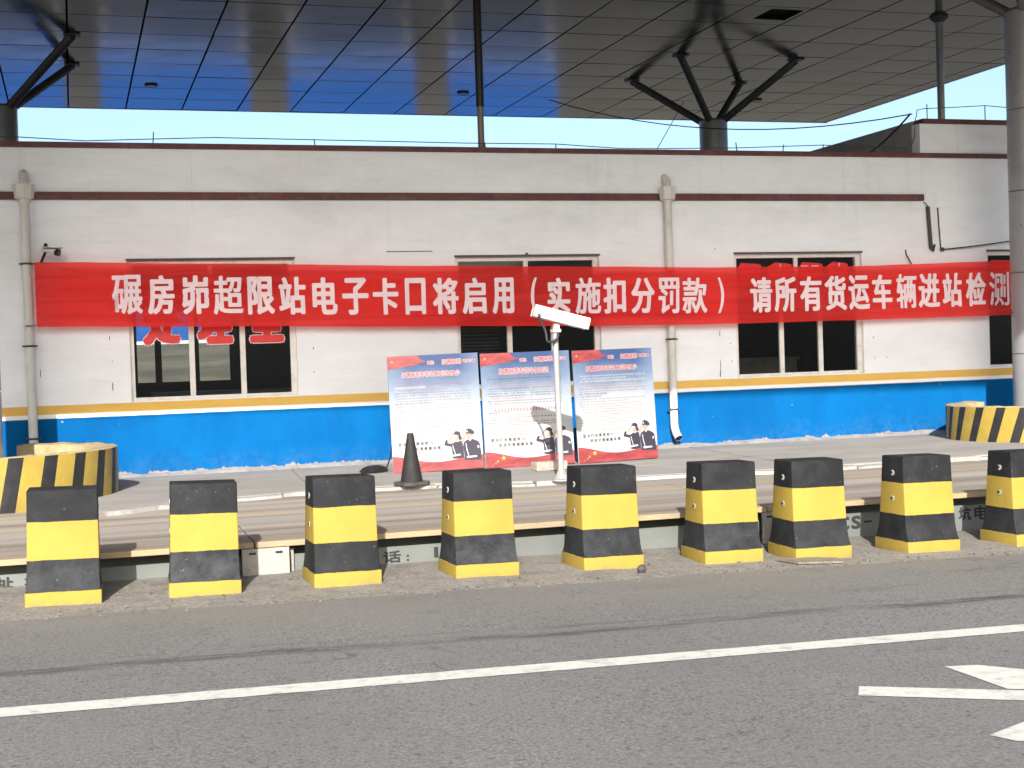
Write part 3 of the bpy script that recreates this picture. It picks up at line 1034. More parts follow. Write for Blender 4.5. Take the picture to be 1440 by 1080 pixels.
M_sign_blue = mat('blue_sign_enamel', (0.006, 0.072, 0.29), 0.4, var=0.08, scale=2)
M_sign_white = mat('white_sign_border', (0.65, 0.66, 0.68), 0.4, var=0.05)

# ------------------------------------------------------------------ canopy
CZ = 6.92
canopy = thing('toll_canopy', 'wide flat roof canopy with glossy grey ceiling panels over the office', 'canopy', (0, 0, 0))
PX, PYP = 1.134, 1.137
X_R, Y_B = 17.50, 30.40
X_L, Y_F = -13.5, 6.94
cells = []
kx0 = int(math.floor((X_L - 0.106) / PX)) + 1
xs = [X_L] + [0.106 + PX * k for k in range(kx0, 40) if 0.106 + PX * k < X_R - 0.1] + [X_R]
ys = [Y_B]
yy = 30.33
while yy > Y_F + 0.9:
    yy -= PYP
    ys.append(yy)
ys[-1] = Y_F + 0.5
hole = (10.78, 11.36, 20.24, 20.92)
for i in range(len(xs) - 1):
    for j in range(len(ys) - 1):
        cells.append((xs[i], xs[i + 1], ys[j + 1], ys[j]))


def panel_key(c):
    cx, cy = (c[0] + c[1]) / 2, (c[2] + c[3]) / 2
    d_ = Vector((cx, cy, CZ - 1.6))
    az = math.atan2(cx, cy) - YAW
    elv = math.atan2(CZ - 1.6, math.hypot(cx, cy))
    vis = abs(az) < 0.42 and elv < 0.27
    return (0 if vis else 1, d_.length)


cells.sort(key=panel_key)
pmesh = {}
rest = MB()
G = 0.016
for n_, (x0, x1, y0, y1) in enumerate(cells):
    is_hole = x0 < 11.0 < x1 and y0 < 20.6 < y1
    cx, cy = (x0 + x1) / 2, (y0 + y1) / 2
    w, h = round(x1 - x0 - 2 * G, 4), round(y1 - y0 - 2 * G, 4)
    if n_ < 295:
        if is_hole:
            mb = MB()
            hx0, hx1, hy0, hy1 = [v - c0 for v, c0 in zip(hole, (cx, cx, cy, cy))]
            mb.box(-w / 2, hx0, -h / 2, h / 2, 0, 0.02)
            mb.box(hx1, w / 2, -h / 2, h / 2, 0, 0.02)
            mb.box(hx0, hx1, -h / 2, hy0, 0, 0.02)
            mb.box(hx0, hx1, hy1, h / 2, 0, 0.02)
            me = mb.mesh('ceiling_panel', M_panel)
        else:
            me = pmesh.get((w, h))
            if me is None:
                me = MB().box(-w / 2, w / 2, -h / 2, h / 2, 0, 0.02).mesh('ceiling_panel', M_panel)
                pmesh[(w, h)] = me
        o = link('ceiling_panel', me, canopy)
        o.location = (cx, cy, CZ + random.uniform(0, 0.003))
        o.rotation_euler = (random.gauss(0, 0.0022), random.gauss(0, 0.0022), 0)
        if is_hole:
            o['label'] = 'ceiling panel with a dark square opening'
    else:
        rest.box(cx - w / 2, cx + w / 2, cy - h / 2, cy + h / 2, CZ, CZ + 0.02)
tag(rest.build('ceiling_panelling', M_panel, canopy), kind='stuff')
mb = MB()
mb.box(X_L, X_R, Y_F + 0.3, Y_B, CZ + 0.06, CZ + 0.5)
mb.build('roof_deck', M_void, canopy)
mb = MB()
zf0, zf1 = CZ - 0.004, CZ + 0.85
mb.slab([(X_L - 0.1, Y_F + 0.225), (X_R + 0.1, Y_F - 0.275), (X_R + 0.1, Y_F - 0.075), (X_L - 0.1, Y_F + 0.425)], zf0, zf1)
mb.build('front_fascia', M_fascia, canopy)
mb = MB()
mb.box(X_L - 0.1, X_R + 0.1, Y_B + 0.004, Y_B + 0.06, zf0, zf1)
mb.build('rear_fascia', M_fascia, canopy)
mb = MB()
mb.box(X_R + 0.004, X_R + 0.06, Y_F, Y_B, zf0, zf1)
mb.box(X_L - 0.06, X_L - 0.004, Y_F, Y_B, zf0, zf1)
mb.build('side_fascia', M_fascia, canopy)
lampm = None
for lx in (1.618, 7.76, 14.34):
    for ly in (27.75, 18.6, 12.0):
        mb = MB()
        mb.lathe([(0.10, CZ - 0.028), (0.125, CZ - 0.020), (0.125, CZ + 0.005)], 20, (lx, ly), cap_bot=False, cap_top=False)
        mb.lathe([(0.125, CZ + 0.004), (0.10, CZ - 0.0279)], 20, (lx, ly), cap_top=False, cap_bot=False)
        lo = mb.build('ceiling_lamp', M_lamp, canopy, smooth=True)
        mb = MB()
        mb.lathe([(0.099, CZ - 0.024), (0.099, CZ - 0.010)], 20, (lx, ly))
        mb.build('lens', M_lens, lo)

# columns ---------------------------------------------------------------
C_R, C_TOP = 0.270, 5.93


def make_column(label):
    t = thing('branching_column', label, 'column', (0, 0, 0), group='branching columns under the canopy')
    z = -0.1
    seams = [0.30, 1.38, 2.46, 3.54, 4.62, C_TOP]
    lo = -0.3
    for s in seams:
        mb = MB()
        mb.lathe([(C_R - 0.014, lo - 0.001), (C_R, lo + 0.006), (C_R, s - 0.010), (C_R - 0.014, s - 0.003)], 48)
        mb.build('cladding_drum', M_clad, t, smooth=True)
        lo = s
    mb = MB()
    mb.lathe([(C_R * 0.9, C_TOP - 0.05), (C_R * 0.9, C_TOP + 0.03)], 32)
    mb.build('cap_plate', M_steel, t)
    for sx in (-1, 1):
        for sy in (-1, 1):
            mb = MB()
            mb.tube([(sx * 0.10, sy * 0.10, C_TOP - 0.05), (sx * 1.17, sy * 1.17, CZ - 0.03)], 0.070, 14)
            so = mb.build('strut', M_steel, t, smooth=True)
            mb = MB()
            mb.box(sx * 1.17 - 0.13, sx * 1.17 + 0.13, sy * 1.17 - 0.10, sy * 1.17 + 0.10, CZ - 0.026, CZ - 0.008)
            mb.build('end_plate', M_steel, so)
    return t


colm = make_column('grey clad column rising above the office roof with four splayed struts in full view')
colm.location = (11.92, 24.87, 0)
dup(colm, (12.27, 16.0, 0), 0, 'tall grey clad column inside the right striped ring, cut by the picture edge')
dup(colm, (-0.99, 24.87, 0), 0, 'grey clad column behind the parapet at the left picture edge with two struts showing')
dup(colm, (-0.985, 15.5, 0), 0, 'grey clad column inside the left striped ring, only its edge in the picture')

p1 = thing('canopy_pole', 'thin vertical pole near the middle, black above and brown below, behind the parapet', 'pole', (5.245, 17.95, 0), group='thin canopy poles')
mb = MB()
mb.tube([(0, 0, 3.74), (0, 0, 4.86)], 0.043, 16)
mb.build('shaft', M_pole, p1, smooth=True)
mb = MB()
mb.tube([(0, 0, 4.86), (0, 0, CZ - 0.01)], 0.053, 16)
mb.build('black_sleeve', M_black_frame, p1, smooth=True)
p2 = thing('canopy_pole', 'thin grey pole standing on the raised right roof block, with a collar at the ceiling', 'pole', (13.85, 20.26, 0), group='thin canopy poles')
mb = MB()
mb.tube([(0, 0, 4.67), (0, 0, CZ - 0.01)], 0.060, 16)
mb.build('shaft', M_clad, p2, smooth=True)
mb = MB()
mb.lathe([(0.075, CZ - 0.09), (0.15, CZ - 0.03), (0.15, CZ - 0.006)], 16)
mb.build('collar', M_steel, p2)

# blue boards on posts behind the office (mirrored in the ceiling, one seen through the left window)
BX = [(-9.5, 0.10, 'blue board on posts behind the office, first from the left in the ceiling reflection'),
      (1.15, 5.75, 'blue board on posts behind the office, glimpsed through the left window'),
      (7.0, 11.2, 'blue board on posts behind the office, mirrored in the ceiling around the middle pole lamp'),
      (12.4, 16.2, 'blue board on posts behind the office, rightmost in the ceiling reflection')]
for x0, x1, lab in BX:
    t = thing('blue_signboard', lab, 'signboard', (x0, 46, 0.05), group='blue boards behind the office')
    w = x1 - x0
    mb = MB()
    mb.box(0, w, 0, 0.12, 2.28, 5.1)
    mb.build('panel', M_sign_blue, t)
    mb = MB()
    mb.box(-0.01, w + 0.01, -0.012, -0.004, 2.20, 2.30)
    mb.build('border', M_sign_white, t)
    for xp in (0.15, w - 0.15):
        mb = MB()
        mb.tube([(xp, 0.20, 0), (xp, 0.20, 5.0)], 0.075, 12)
        mb.build('post', M_pole, t)

# ------------------------------------------------------------------ striped protective rings round the columns
def make_ring(cx, cy, Rr, z0, z1, a0, a1, label, flat=0.80, nst=25, slant=0.14):
    t = thing('striped_ring_wall', label, 'barrier ring', (cx, cy, 0), group='striped rings round the columns')
    n = 150

    def pt(a, r_):
        x, y = r_ * math.cos(a), r_ * math.sin(a)
        if y > 0:
            y *= flat
        return x, y
    mb = MB()
    th = 0.20
    nz = 12
    vs, fs, mi = [], [], []
    pts = [a0 + (a1 - a0) * i / n for i in range(n + 1)]
    for a in pts:
        for j in range(nz + 1):
            zz = z0 + (z1 - z0) * j / nz
            rr = Rr + 0.004 * mnoise.noise(Vector((a * 4, zz * 4, cx))) - (0.012 if j == nz else 0)
            p = pt(a, rr)
            vs.append((p[0], p[1], zz))
    # outer face: coat of slanting stripes, cut exactly along the stripe edges
    ow = MB()
    pitch = 2 * math.pi / nst
    zs0, zs1 = z0, z1 - 0.012
    na = 4
    for s in range(int(math.floor(a0 / pitch)) - 2, int(math.ceil(a1 / pitch)) + 3):
        for col, f0, f1 in ((0, 0.0, 0.59), (1, 0.59, 1.0)):
            lo_a = (s + f0) * pitch
            hi_a = (s + f1) * pitch
            for q in range(na):
                qa, qb = lo_a + (hi_a - lo_a) * q / na, lo_a + (hi_a - lo_a) * (q + 1) / na
                for j in range(nz):
                    za, zb = zs0 + (zs1 - zs0) * j / nz, zs0 + (zs1 - zs0) * (j + 1) / nz
                    sa, sb = slant * (za - 0.3), slant * (zb - 0.3)
                    A = [qa + sa, qb + sa, qb + sb, qa + sb]
                    mid = sum(A) / 4
                    if not (a0 - 1e-6 <= mid <= a1):
                        continue
                    c_ = col
                    if za < z0 + 0.10 and z0 < 0.15:
                        c_ = 0
                    P = []
                    for a_, z_ in zip(A, (za, za, zb, zb)):
                        p = pt(a_, Rr)
                        P.append((p[0], p[1], z_))
                    ow.add(P, [(0, 1, 2, 3)], c_)
    # rim, inner face and ends
    rim = MB()
    vs = []
    for a in pts:
        w1 = 0.014 * mnoise.noise(Vector((a * 5, 0, cx)))
        w2 = 0.020 * mnoise.noise(Vector((a * 6, 4, cx)))
        o1, o2, i2 = pt(a, Rr), pt(a, Rr - 0.025), pt(a, Rr - th)
        vs += [(o1[0], o1[1], z1 - 0.012), (o2[0], o2[1], z1 + w1), (i2[0], i2[1], z1 - 0.01 + w2), (i2[0], i2[1], z0)]
    fs = []
    for i in range(n):
        for q in range(3):
            k_ = i * 4 + q
            fs.append((k_, k_ + 4, k_ + 5, k_ + 1))
    rim.add(vs, fs)
    for i in (0, n):
        a = pts[i]
        o1, i2 = pt(a, Rr), pt(a, Rr - th)
        rim.add([(o1[0], o1[1], z0), (i2[0], i2[1], z0), (i2[0], i2[1], z1 - 0.01), (o1[0], o1[1], z1 - 0.012)], [(0, 1, 2, 3)])
    wl = ow.build('striped_face', [M_yel, M_blk], t, smooth=True)
    rim.build('worn_rim', M_rim, t, smooth=True)
    fl = MB()
    m_ = 48
    fl.add([(pt(2 * math.pi * k_ / m_, Rr - th + 0.02)[0], pt(2 * math.pi * k_ / m_, Rr - th + 0.02)[1], z1 - 0.16 + 0.02 * math.sin(k_ * 1.7)) for k_ in range(m_)] + [(0, 0, z1 - 0.14)],
           [(k_, (k_ + 1) % m_, m_) for k_ in range(m_)])
    fl.build('earth_fill', M_fill, t)
    return t


make_ring(-1.0, 15.5, 1.417, 0.08, 0.775, -math.pi * 1.25, math.pi * 0.40, 'yellow ring wall with slanting black stripes at the left edge, behind the first block')
make_ring(12.14, 15.62, 1.31, 0.22, 0.745, -math.pi * 1.42, math.pi * 0.25, 'yellow ring wall with slanting black stripes round the column at the right edge', 0.85, 28, 0.24)

# ------------------------------------------------------------------ red banner
X0B, X1B = -0.376, 12.642


def interp(x, tab):
    for (a, va), (c_, vc) in zip(tab, tab[1:]):
        if x <= c_:
            t = max(0, (x - a) / (c_ - a))
            t = t * t * (3 - 2 * t) * 0.4 + t * 0.6
            return va + (vc - va) * t
    return tab[-1][1]


TOPT = [(-0.376, 2.811), (1.62, 2.771), (4.2, 2.713), (6.65, 2.672), (8.05, 2.642), (10.16, 2.634), (12.64, 2.680)]
BOTT = [(-0.376, 2.075), (1.62, 2.030), (4.2, 1.965), (6.65, 1.914), (8.05, 1.898), (10.16, 1.903), (12.64, 1.916)]


def by(x, z):
    t = (z - interp(x, BOTT)) / (interp(x, TOPT) - interp(x, BOTT))
    fade = math.exp(-max(0, x + 0.376) * 0.55) + 0.6 * math.exp(-max(0, 12.64 - x) * 0.6)
    w = 0.022 * fade * math.sin(t * 21 + 0.9 * math.sin(x * 1.3)) + 0.014 * mnoise.noise(Vector((x * 1.1, z * 2.4, 1.5)))
    w += 0.006 * math.sin(t * 11 + x * 0.7)
    return 16.95 + w


bann = thing('red_banner', 'long red cloth banner with pinkish white characters strung across the office front', 'banner', (0, 0, 0))
mb = MB()
nx, nz = 260, 26
vs, fs = [], []
for i in range(nx + 1):
    x = X0B + (X1B - X0B) * i / nx
    zt_, zb_ = interp(x, TOPT), interp(x, BOTT)
    for j in range(nz + 1):
        zz = zb_ + (zt_ - zb_) * j / nz
        if j in (0, nz):
            zz += 0.004 * mnoise.noise(Vector((x * 3, j, 0)))
        vs.append((x, by(x, zz), zz))
for i in range(nx):
    for j in range(nz):
        a = i * (nz + 1) + j
        fs.append((a, a + nz + 1, a + nz + 2, a + 1))
mb.add(vs, fs)
mb.build('cloth', M_banner, bann, smooth=True)
CH = [('碾', 0.458, 0.8), ('房', 0.857, 1.163), ('峁', 1.245, 1.556), ('超', 1.605, 1.953), ('限', 2.004, 2.323), ('站', 2.374, 2.698), ('电', 2.775, 3.077), ('子', 3.138, 3.462), ('卡', 3.514, 3.833), ('口', 3.914, 4.174), ('将', 4.264, 4.592), ('启', 4.637, 4.95), ('用', 5.025, 5.314), ('(', 5.535, 5.62), ('实', 5.757, 6.063), ('施', 6.13, 6.479), ('扣', 6.508, 6.821), ('分', 6.89, 7.218), ('罚', 7.268, 7.569), ('款', 7.609, 7.964), (')', 8.12, 8.205), ('请', 8.583, 8.908), ('所', 8.94, 9.268), ('有', 9.321, 9.654), ('货', 9.697, 10.022), ('运', 10.055, 10.373), ('车', 10.417, 10.727), ('辆', 10.794, 11.108), ('进', 11.142, 11.482), ('站', 11.528, 11.838), ('检', 11.907, 12.22), ('测', 12.278, 12.595)]
TZT = [(0.458, 2.655), (4.05, 2.567), (8.7, 2.506), (12.45, 2.525)]
TZB = [(0.458, 2.195), (4.05, 2.113), (8.7, 2.034), (12.45, 2.050)]
fnz = lambda x, z: (x, by(x, z) - 0.010, z)
for ch, a, c_ in CH:
    mb = MB()
    xm = (a + c_) / 2
    bold = 0.007 if ch in '()测' else (0.0105 if ch in '碾超施罚款辆' else 0.0145)
    put_glyph(mb, ch, a, c_, interp(xm, TZB), interp(xm, TZT), fnz, bold)
    mb.build('character', M_bannertext, bann)
mb = MB()
mb.tube([(-0.376, 17.0, 2.79), (-0.42, 16.985, 2.80), (-0.50, 17.0, 2.80)], 0.006, 6)
mb.tube([(-0.376, 17.0, 2.09), (-0.43, 16.985, 2.09), (-0.50, 17.0, 2.09)], 0.006, 6)
mb.tube([(12.642, 17.0, 2.66), (13.2, 16.9, 2.70)], 0.006, 6)
mb.tube([(12.642, 17.0, 1.94), (13.2, 16.9, 1.90)], 0.006, 6)
mb.build('tie_cord', M_wire, bann)

# ------------------------------------------------------------------ striped concrete blocks
def make_block(label):
    t = thing('concrete_block', label, 'traffic block', (0, 0, 0), group='striped concrete blocks along the verge')
    prof = [(-0.012, 0.249, 0.240), (0.088, 0.249, 0.238), (0.094, 0.243, 0.232), (0.13, 0.2405, 0.214), (0.18, 0.2385, 0.199), (0.24, 0.237, 0.188), (0.30, 0.236, 0.181),
            (0.42, 0.2345, 0.170), (0.555, 0.233, 0.160), (0.66, 0.232, 0.153), (0.765, 0.231, 0.147)]
    mb = MB()
    vs, fs = [], []
    rd = 0.009
    for (z, hx, hy) in prof:
        ring = []
        for sx, sy, st in ((1, -1, -90), (1, 1, 0), (-1, 1, 90), (-1, -1, 180)):
            for q in range(4):
                a = R(st + 90 * q / 3)
                ring.append((sx * (hx - rd) + rd * math.cos(a), sy * (hy - rd) + rd * math.sin(a), z))
        vs += ring
    n = 16
    for i in range(len(prof) - 1):
        for k_ in range(n):
            k2 = (k_ + 1) % n
            fs.append((i * n + k_, i * n + k2, (i + 1) * n + k2, (i + 1) * n + k_))
    top = len(vs)
    z, hx, hy = prof[-1]
    base = vs[-n:]
    vs += [(x * 0.975, y * 0.965, z + 0.006) for x, y, _ in base]
    for k_ in range(n):
        k2 = (k_ + 1) % n
        fs.append((top - n + k_, top - n + k2, top + k2, top + k_))
    fs.append(tuple(top + k_ for k_ in range(n)))
    fs.append(tuple(range(n))[::-1])
    mb.add(vs, fs)
    mb.build('body', M_block, t, smooth=True)
    for z, hx in ((0.635, 0.2325), (0.425, 0.2347)):
        for sx in (-1, 1):
            mb = MB()
            mb.tube([(sx * (hx - 0.02), -0.008, z), (sx * (hx + 0.0035), -0.008, z)], 0.023, 14, mi=0)  # pale colour stands for daylight seen through the hole
            mb.tube([(sx * (hx - 0.02), 0.002, z + 0.002), (sx * (hx + 0.0045), 0.002, z + 0.002)], 0.0125, 12, mi=1)  # black disc paints the dark inside of the hole
            mb.build('painted_hole', [M_hole_light, M_void], t)
    return t


M_hole_light = mat('pale_hole_light', (0.30, 0.29, 0.26), 0.5)
BL = [(-0.113, 0.0, -1.5, 'black and yellow concrete block covering part of the left striped ring'),
      (0.838, 0.05, -3.0, 'black and yellow concrete block just left of the white end plate with two slots'),
      (1.838, 0.10, 1.5, 'black and yellow concrete block between the left white end plate and the beam lettering'),
      (2.885, 0.09, 2.0, 'black and yellow concrete block just right of the black traffic cone'),
      (3.885, 0.07, 2.0, 'black and yellow concrete block just right of the camera pole base'),
      (4.878, 0.01, -0.5, 'black and yellow concrete block just left of the right white end plate'),
      (5.605, -0.09, 0.0, 'black and yellow concrete block standing on a crushed board, just left of CS lettering'),
      (6.582, -0.12, 2.0, 'black and yellow concrete block between the CS and the right stencilled lettering'),
      (7.640, -0.07, 2.5, 'black and yellow concrete block cut off by the right picture edge')]
proto = None
for i, (x, dy, yaw, lab) in enumerate(BL):
    yc = 10.0 + dy + 0.24
    if i == 0:
        proto = make_block(lab)
        o = proto
        o.location = (x, yc, zg(x))
        o.rotation_euler = (0, 0, R(yaw))
    else:
        o = dup(proto, (x, yc, zg(x)), R(yaw), lab)
    o.rotation_euler = (R(random.uniform(-0.3, 0.3)), R(0.97 + random.uniform(-0.3, 0.3)), R(yaw))
o = MB()
o.slab([(5.26, 9.70), (5.60, 9.62), (5.66, 9.80), (5.45, 9.95), (5.20, 9.93)], lambda x, y: zg(x) + 0.003, lambda x, y: zg(x) + 0.018)
tag(o.build('crushed_board', mat('muddy_board', (0.14, 0.12, 0.09), 0.9, var=0.4, scale=14)), 'flat muddy scrap of board under a striped block', 'board')

# pebbles and grit on the verge
mb = MB()
rs = random.Random(11)
for i in range(900):
    x, y = rs.uniform(-1.2, 9.5), rs.choice([rs.uniform(9.35, 10.9), rs.uniform(9.4, 9.75)])
    s = rs.choice([0.005, 0.006, 0.007, 0.009, 0.014, 0.018]) * rs.uniform(0.7, 1.3)
    pts = [(rs.uniform(.7, 1.2), 0, .2), (-rs.uniform(.2, .6), rs.uniform(.7, 1), .2), (-rs.uniform(.3, .7), -rs.uniform(.7, 1), .2), (0, 0, rs.uniform(.7, 1.1))]
    zz = zg(x) + (0.0 if y < 10.3 else 0.012 * (y - 10.3))
    mb.add([(x + a * s, y + b_ * s, zz - 0.003 + c_ * s) for a, b_, c_ in pts], [(0, 1, 3), (1, 2, 3), (2, 0, 3), (0, 2, 1)])
tag(mb.build('gravel', mat('grey_grit', (0.11, 0.10, 0.085), 0.95, var=0.5, scale=3)), kind='stuff')
mb = MB()
x = 4.02
mb.lathe([(0.03, zg(x) - 0.005), (0.038, zg(x) + 0.02), (0.027, zg(x) + 0.045), (0.01, zg(x) + 0.055)], 7, (x, 9.83))
tag(mb.build('stone', M_dkmetal), 'small dark stone lying on the verge in front of a block', 'stone')

# ------------------------------------------------------------------ three printed notice panels
M_poster, nt, bs, _ = new_mat('poster_print')
b = NB(nt)
uvz = b.sep(b.tc.outputs['Object'])
v = b.math('DIVIDE', uvz[2], 1.31)
cl = b.noise(3.2, 6, 0.6, (1.0, 1, 2.0))
vv = b.math('ADD', v, b.math('MULTIPLY', b.math('SUBTRACT', cl, 0.5), 0.22))
c = b.mix(b.ramp(vv, 0.46, 0.76), (0.335, 0.335, 0.333), (0.125, 0.160, 0.215))
c = b.mix(b.ramp(vv, 0.66, 0.92), c, (0.025, 0.046, 0.115))
side = b.math('ABSOLUTE', b.math('SUBTRACT', uvz[0], 0.53))
tint = b.math('MULTIPLY', b.ramp(side, 0.30, 0.53, 0.0, 0.45), b.ramp(v, 0.15, 0.5, 0.2, 1.0))
c = b.mix(tint, c, (0.135, 0.185, 0.25))
pinkm = b.math('MULTIPLY', b.ramp(side, 0.0, 0.28, 0.35, 0.0), b.ramp(b.math('ABSOLUTE', b.math('SUBTRACT', v, 0.42)), 0.0, 0.22, 1, 0))
c = b.mix(pinkm, c, (0.29, 0.205, 0.205))
b.link(c, bs.inputs['Base Color'])
bs.inputs['Roughness'].default_value = 0.45
bs.inputs['Specular IOR Level'].default_value = 0.3
M_p_red, nt, bs, _ = new_mat('poster_red_drape')
b = NB(nt)
c = b.mix(b.ramp(b.noise(6, 4, 0.6, (0.7, 1, 4.0), (0, 0, 0), 0.8), 0.35, 0.65), (0.135, 0.016, 0.018), (0.235, 0.038, 0.040))
b.link(c, bs.inputs['Base Color'])
bs.inputs['Roughness'].default_value = 0.45
M_p_title = mat('poster_title_red', (0.19, 0.018, 0.028), 0.5, var=0.05)
M_p_white = mat('poster_white_ink', (0.33, 0.32, 0.325), 0.5, var=0.04)
M_p_ink = mat('poster_dark_ink', (0.022, 0.021, 0.026), 0.6, var=0.1)
M_p_grey = mat('poster_grey_ink', (0.085, 0.082, 0.088), 0.6, var=0.1)
M_p_pink = mat('poster_pink_ink', (0.20, 0.075, 0.085), 0.6, var=0.1)
M_p_navy = mat('poster_navy_uniform', (0.024, 0.020, 0.033), 0.5, var=0.25, scale=25)
M_p_skin = mat('poster_skin', (0.29, 0.185, 0.145), 0.5, var=0.12, scale=30)
M_p_gold = mat('poster_gold', (0.40, 0.24, 0.05), 0.5, var=0.1)
M_easel = mat('dark_easel_frame', (0.02, 0.02, 0.022), 0.5)
PW, PH = 1.075, 1.31


def zp(pts):
    """poster pixels measured on the right-hand panel -> panel coordinates"""
    o = []
    for x, y in pts:
        u = (x - 98) / 1172.0
        bot = 770 - 60 * u
        o.append((u * PW, (bot - y) / 1571.0 * PH))
    return o


def make_poster(name, label, loc, yaw, tilt, roll, kind):
    t = thing(name, label, 'notice panel', loc, 0, 'printed notice panels before the office')
    t.rotation_euler = (tilt, roll, yaw)
    mb = MB()
    mb.box(0, PW, 0, 0.014, 0, PH)
    pn = mb.build('panel', M_poster, t)
    L = [0]

    def fl(pts, mb_, depth):
        mb_.add([(x, -depth, z) for x, z in pts], [tuple(range(len(pts)))])
    # red drape corner and bottom wave
    mb = MB()
    fl([(0, PH * 0.875), (0.035 * PW, PH * 0.893), (0.12 * PW, PH * 0.895), (0.22 * PW, PH * 0.91), (0.31 * PW, PH * 0.915), (0.36 * PW, PH * 0.935), (0.43 * PW, PH * 0.945), (0.36 * PW, PH * 0.965), (0.33 * PW, PH * 0.999), (0, PH * 0.999)], mb, 0.0015)
    mb.build('red_drape', M_p_red, pn)
    mb = MB()
    wave = [(0.001, 0.001), (PW - 0.001, 0.001)]
    n = 24
    for i in range(n + 1):
        u = 1 - i / n
        h = 0.100 + 0.030 * math.cos(u * 6.0) * (1 - 0.4 * u) + (0.014 if u < 0.3 else 0) * (0.3 - u) / 0.3
        wave.append((u * PW * 0.998 + 0.001, h * PH))
    fl(wave, mb, 0.0036)
    mb.build('red_wave', M_p_red, pn)
    # gold stars on the wave, dove-like white flecks
    mb = MB()
    for sx, sz, sr in ((0.20, 0.085, 0.035), (0.135, 0.058, 0.018), (0.11, 0.040, 0.013), (0.075, 0.026, 0.010), (0.05, 0.952, 0.018)):
        P = []
        for k_ in range(10):
            a = math.pi / 2 + k_ * math.pi / 5
            rr = sr if k_ % 2 == 0 else sr * 0.42
            P.append((sx * PW + rr * math.cos(a), sz * PH + rr * math.sin(a)))
        fl(P, mb, 0.005)
    tag(mb.build('gold_stars', M_p_gold, pn), kind='stuff')
    # headings
    wh, rd = MB(), MB()
    f1 = lambda x, z: (x, -0.0020, z)
    f2 = lambda x, z: (x, -0.0036, z)
    for mm, ff, bo_ in ((wh, f1, 0.0055), (rd, f2, 0.0014)):
        x = put_line(mm, '深化', 0.44 * PW, PH * 0.918, 0.040, ff, bo_)
        x = put_line(mm, '扫黑除恶', 0.60 * PW, PH * 0.912, 0.060, ff, bo_, gap=0.02)
        put_line(mm, '专项斗争', 0.83 * PW, PH * 0.920, 0.038, ff, bo_)
        ttl = {0: ('扫黑除恶专项斗争知识知多少', 0.15, 0.064), 1: ('扫黑除恶专项斗争知识', 0.20, 0.072), 2: ('扫黑除恶专项斗争知识知多少', 0.155, 0.064)}[kind]
        put_line(mm, ttl[0], ttl[1] * PW, PH * 0.812, ttl[2], ff, bo_, wid=0.88, gap=0.02)
    tag(wh.build('heading_outline', M_p_white, pn), kind='stuff')
    tag(rd.build('heading', M_p_title, pn), kind='stuff')
    # body text: rows of tiny print too small to read
    dk, gy, pk, wt = MB(), MB(), MB(), MB()
    rs = random.Random(40 + kind)
    row = 0.79 if kind == 1 else 0.765
    k_ = 0
    while row > 0.27:
        band = 0.475 < row < 0.54 and kind == 1
        ind = rs.choice([0.08, 0.08, 0.11, 0.06])
        full = 0.90
        lim = 0.58 if row < 0.345 else full
        ln_ = rs.choice([lim, lim, lim * rs.uniform(0.5, 1)]) if kind != 1 else (lim if rs.random() > 0.25 else lim * 0.6)
        head = rs.random() < (0.22 if kind != 1 else 0.08)
        if head:
            ln_ = rs.uniform(0.3, 0.55)
        if band:
            row -= 0.006
            k_ += 1
            continue
        tgt = dk if head or (kind == 1 and rs.random() < 0.55) else (gy if rs.random() < 0.65 else pk)
        if row > 0.70 and kind != 1:
            tgt = wt if rs.random() < 0.75 else pk
        x = ind
        ch_w = 0.0165
        hh = 0.0165 if head else 0.0130
        while x < ln_:
            if rs.random() < 0.93:
                zz = row * PH
                w_ = ch_w * PW * rs.uniform(0.5, 0.78)
                y0 = -0.0022
                # three strokes per character: unreadable at this size
                xx = x * PW
                tgt.add([(xx, y0, zz), (xx + w_, y0, zz), (xx + w_, y0, zz + 0.0032), (xx, y0, zz + 0.0032)], [(0, 1, 2, 3)])
                tgt.add([(xx, y0, zz + hh * 0.7), (xx + w_ * 0.9, y0, zz + hh * 0.7), (xx + w_ * 0.9, y0, zz + hh * 0.95), (xx, y0, zz + hh * 0.95)], [(0, 1, 2, 3)])
                xs_ = xx + w_ * rs.uniform(0.2, 0.6)
                tgt.add([(xs_, y0 - 0.0004, zz), (xs_ + 0.0034, y0 - 0.0004, zz), (xs_ + 0.0034, y0 - 0.0004, zz + hh), (xs_, y0 - 0.0004, zz + hh)], [(0, 1, 2, 3)])
            x += ch_w
        row -= 0.0230 if kind != 1 else 0.0215
        k_ += 1
    if kind == 1:
        # heavier red line of print in the middle
        x = 0.13
        while x < 0.84:
            xx, zz = x * PW, 0.488 * PH
            for q in range(3):
                pk_z = zz + q * 0.013
                rd_w = 0.026 * rs.uniform(.6, 1)
                pk.add([(xx, -0.003, pk_z), (xx + rd_w, -0.003, pk_z), (xx + rd_w, -0.003, pk_z + 0.006), (xx, -0.003, pk_z + 0.006)], [(0, 1, 2, 3)])
            xs_ = xx + 0.012
            pk.add([(xs_, -0.0034, zz), (xs_ + 0.006, -0.0034, zz), (xs_ + 0.006, -0.0034, zz + 0.034), (xs_, -0.0034, zz + 0.034)], [(0, 1, 2, 3)])
            x += 0.035
    for mm, mt, nm in ((dk, M_p_ink, 'black_print'), (gy, M_p_grey, 'grey_print'), (pk, M_p_pink, 'red_print'), (wt, M_p_white, 'white_print')):
        if mm.f:
            tag(mm.build(nm, mt, pn), kind='stuff')
    sl = MB()
    f3 = lambda x, z: (x, -0.0030, z)
    put_line(sl, '坚决打击黑恶势力', 0.07 * PW, PH * 0.228, 0.041, f3, 0.0008, gap=0.36)
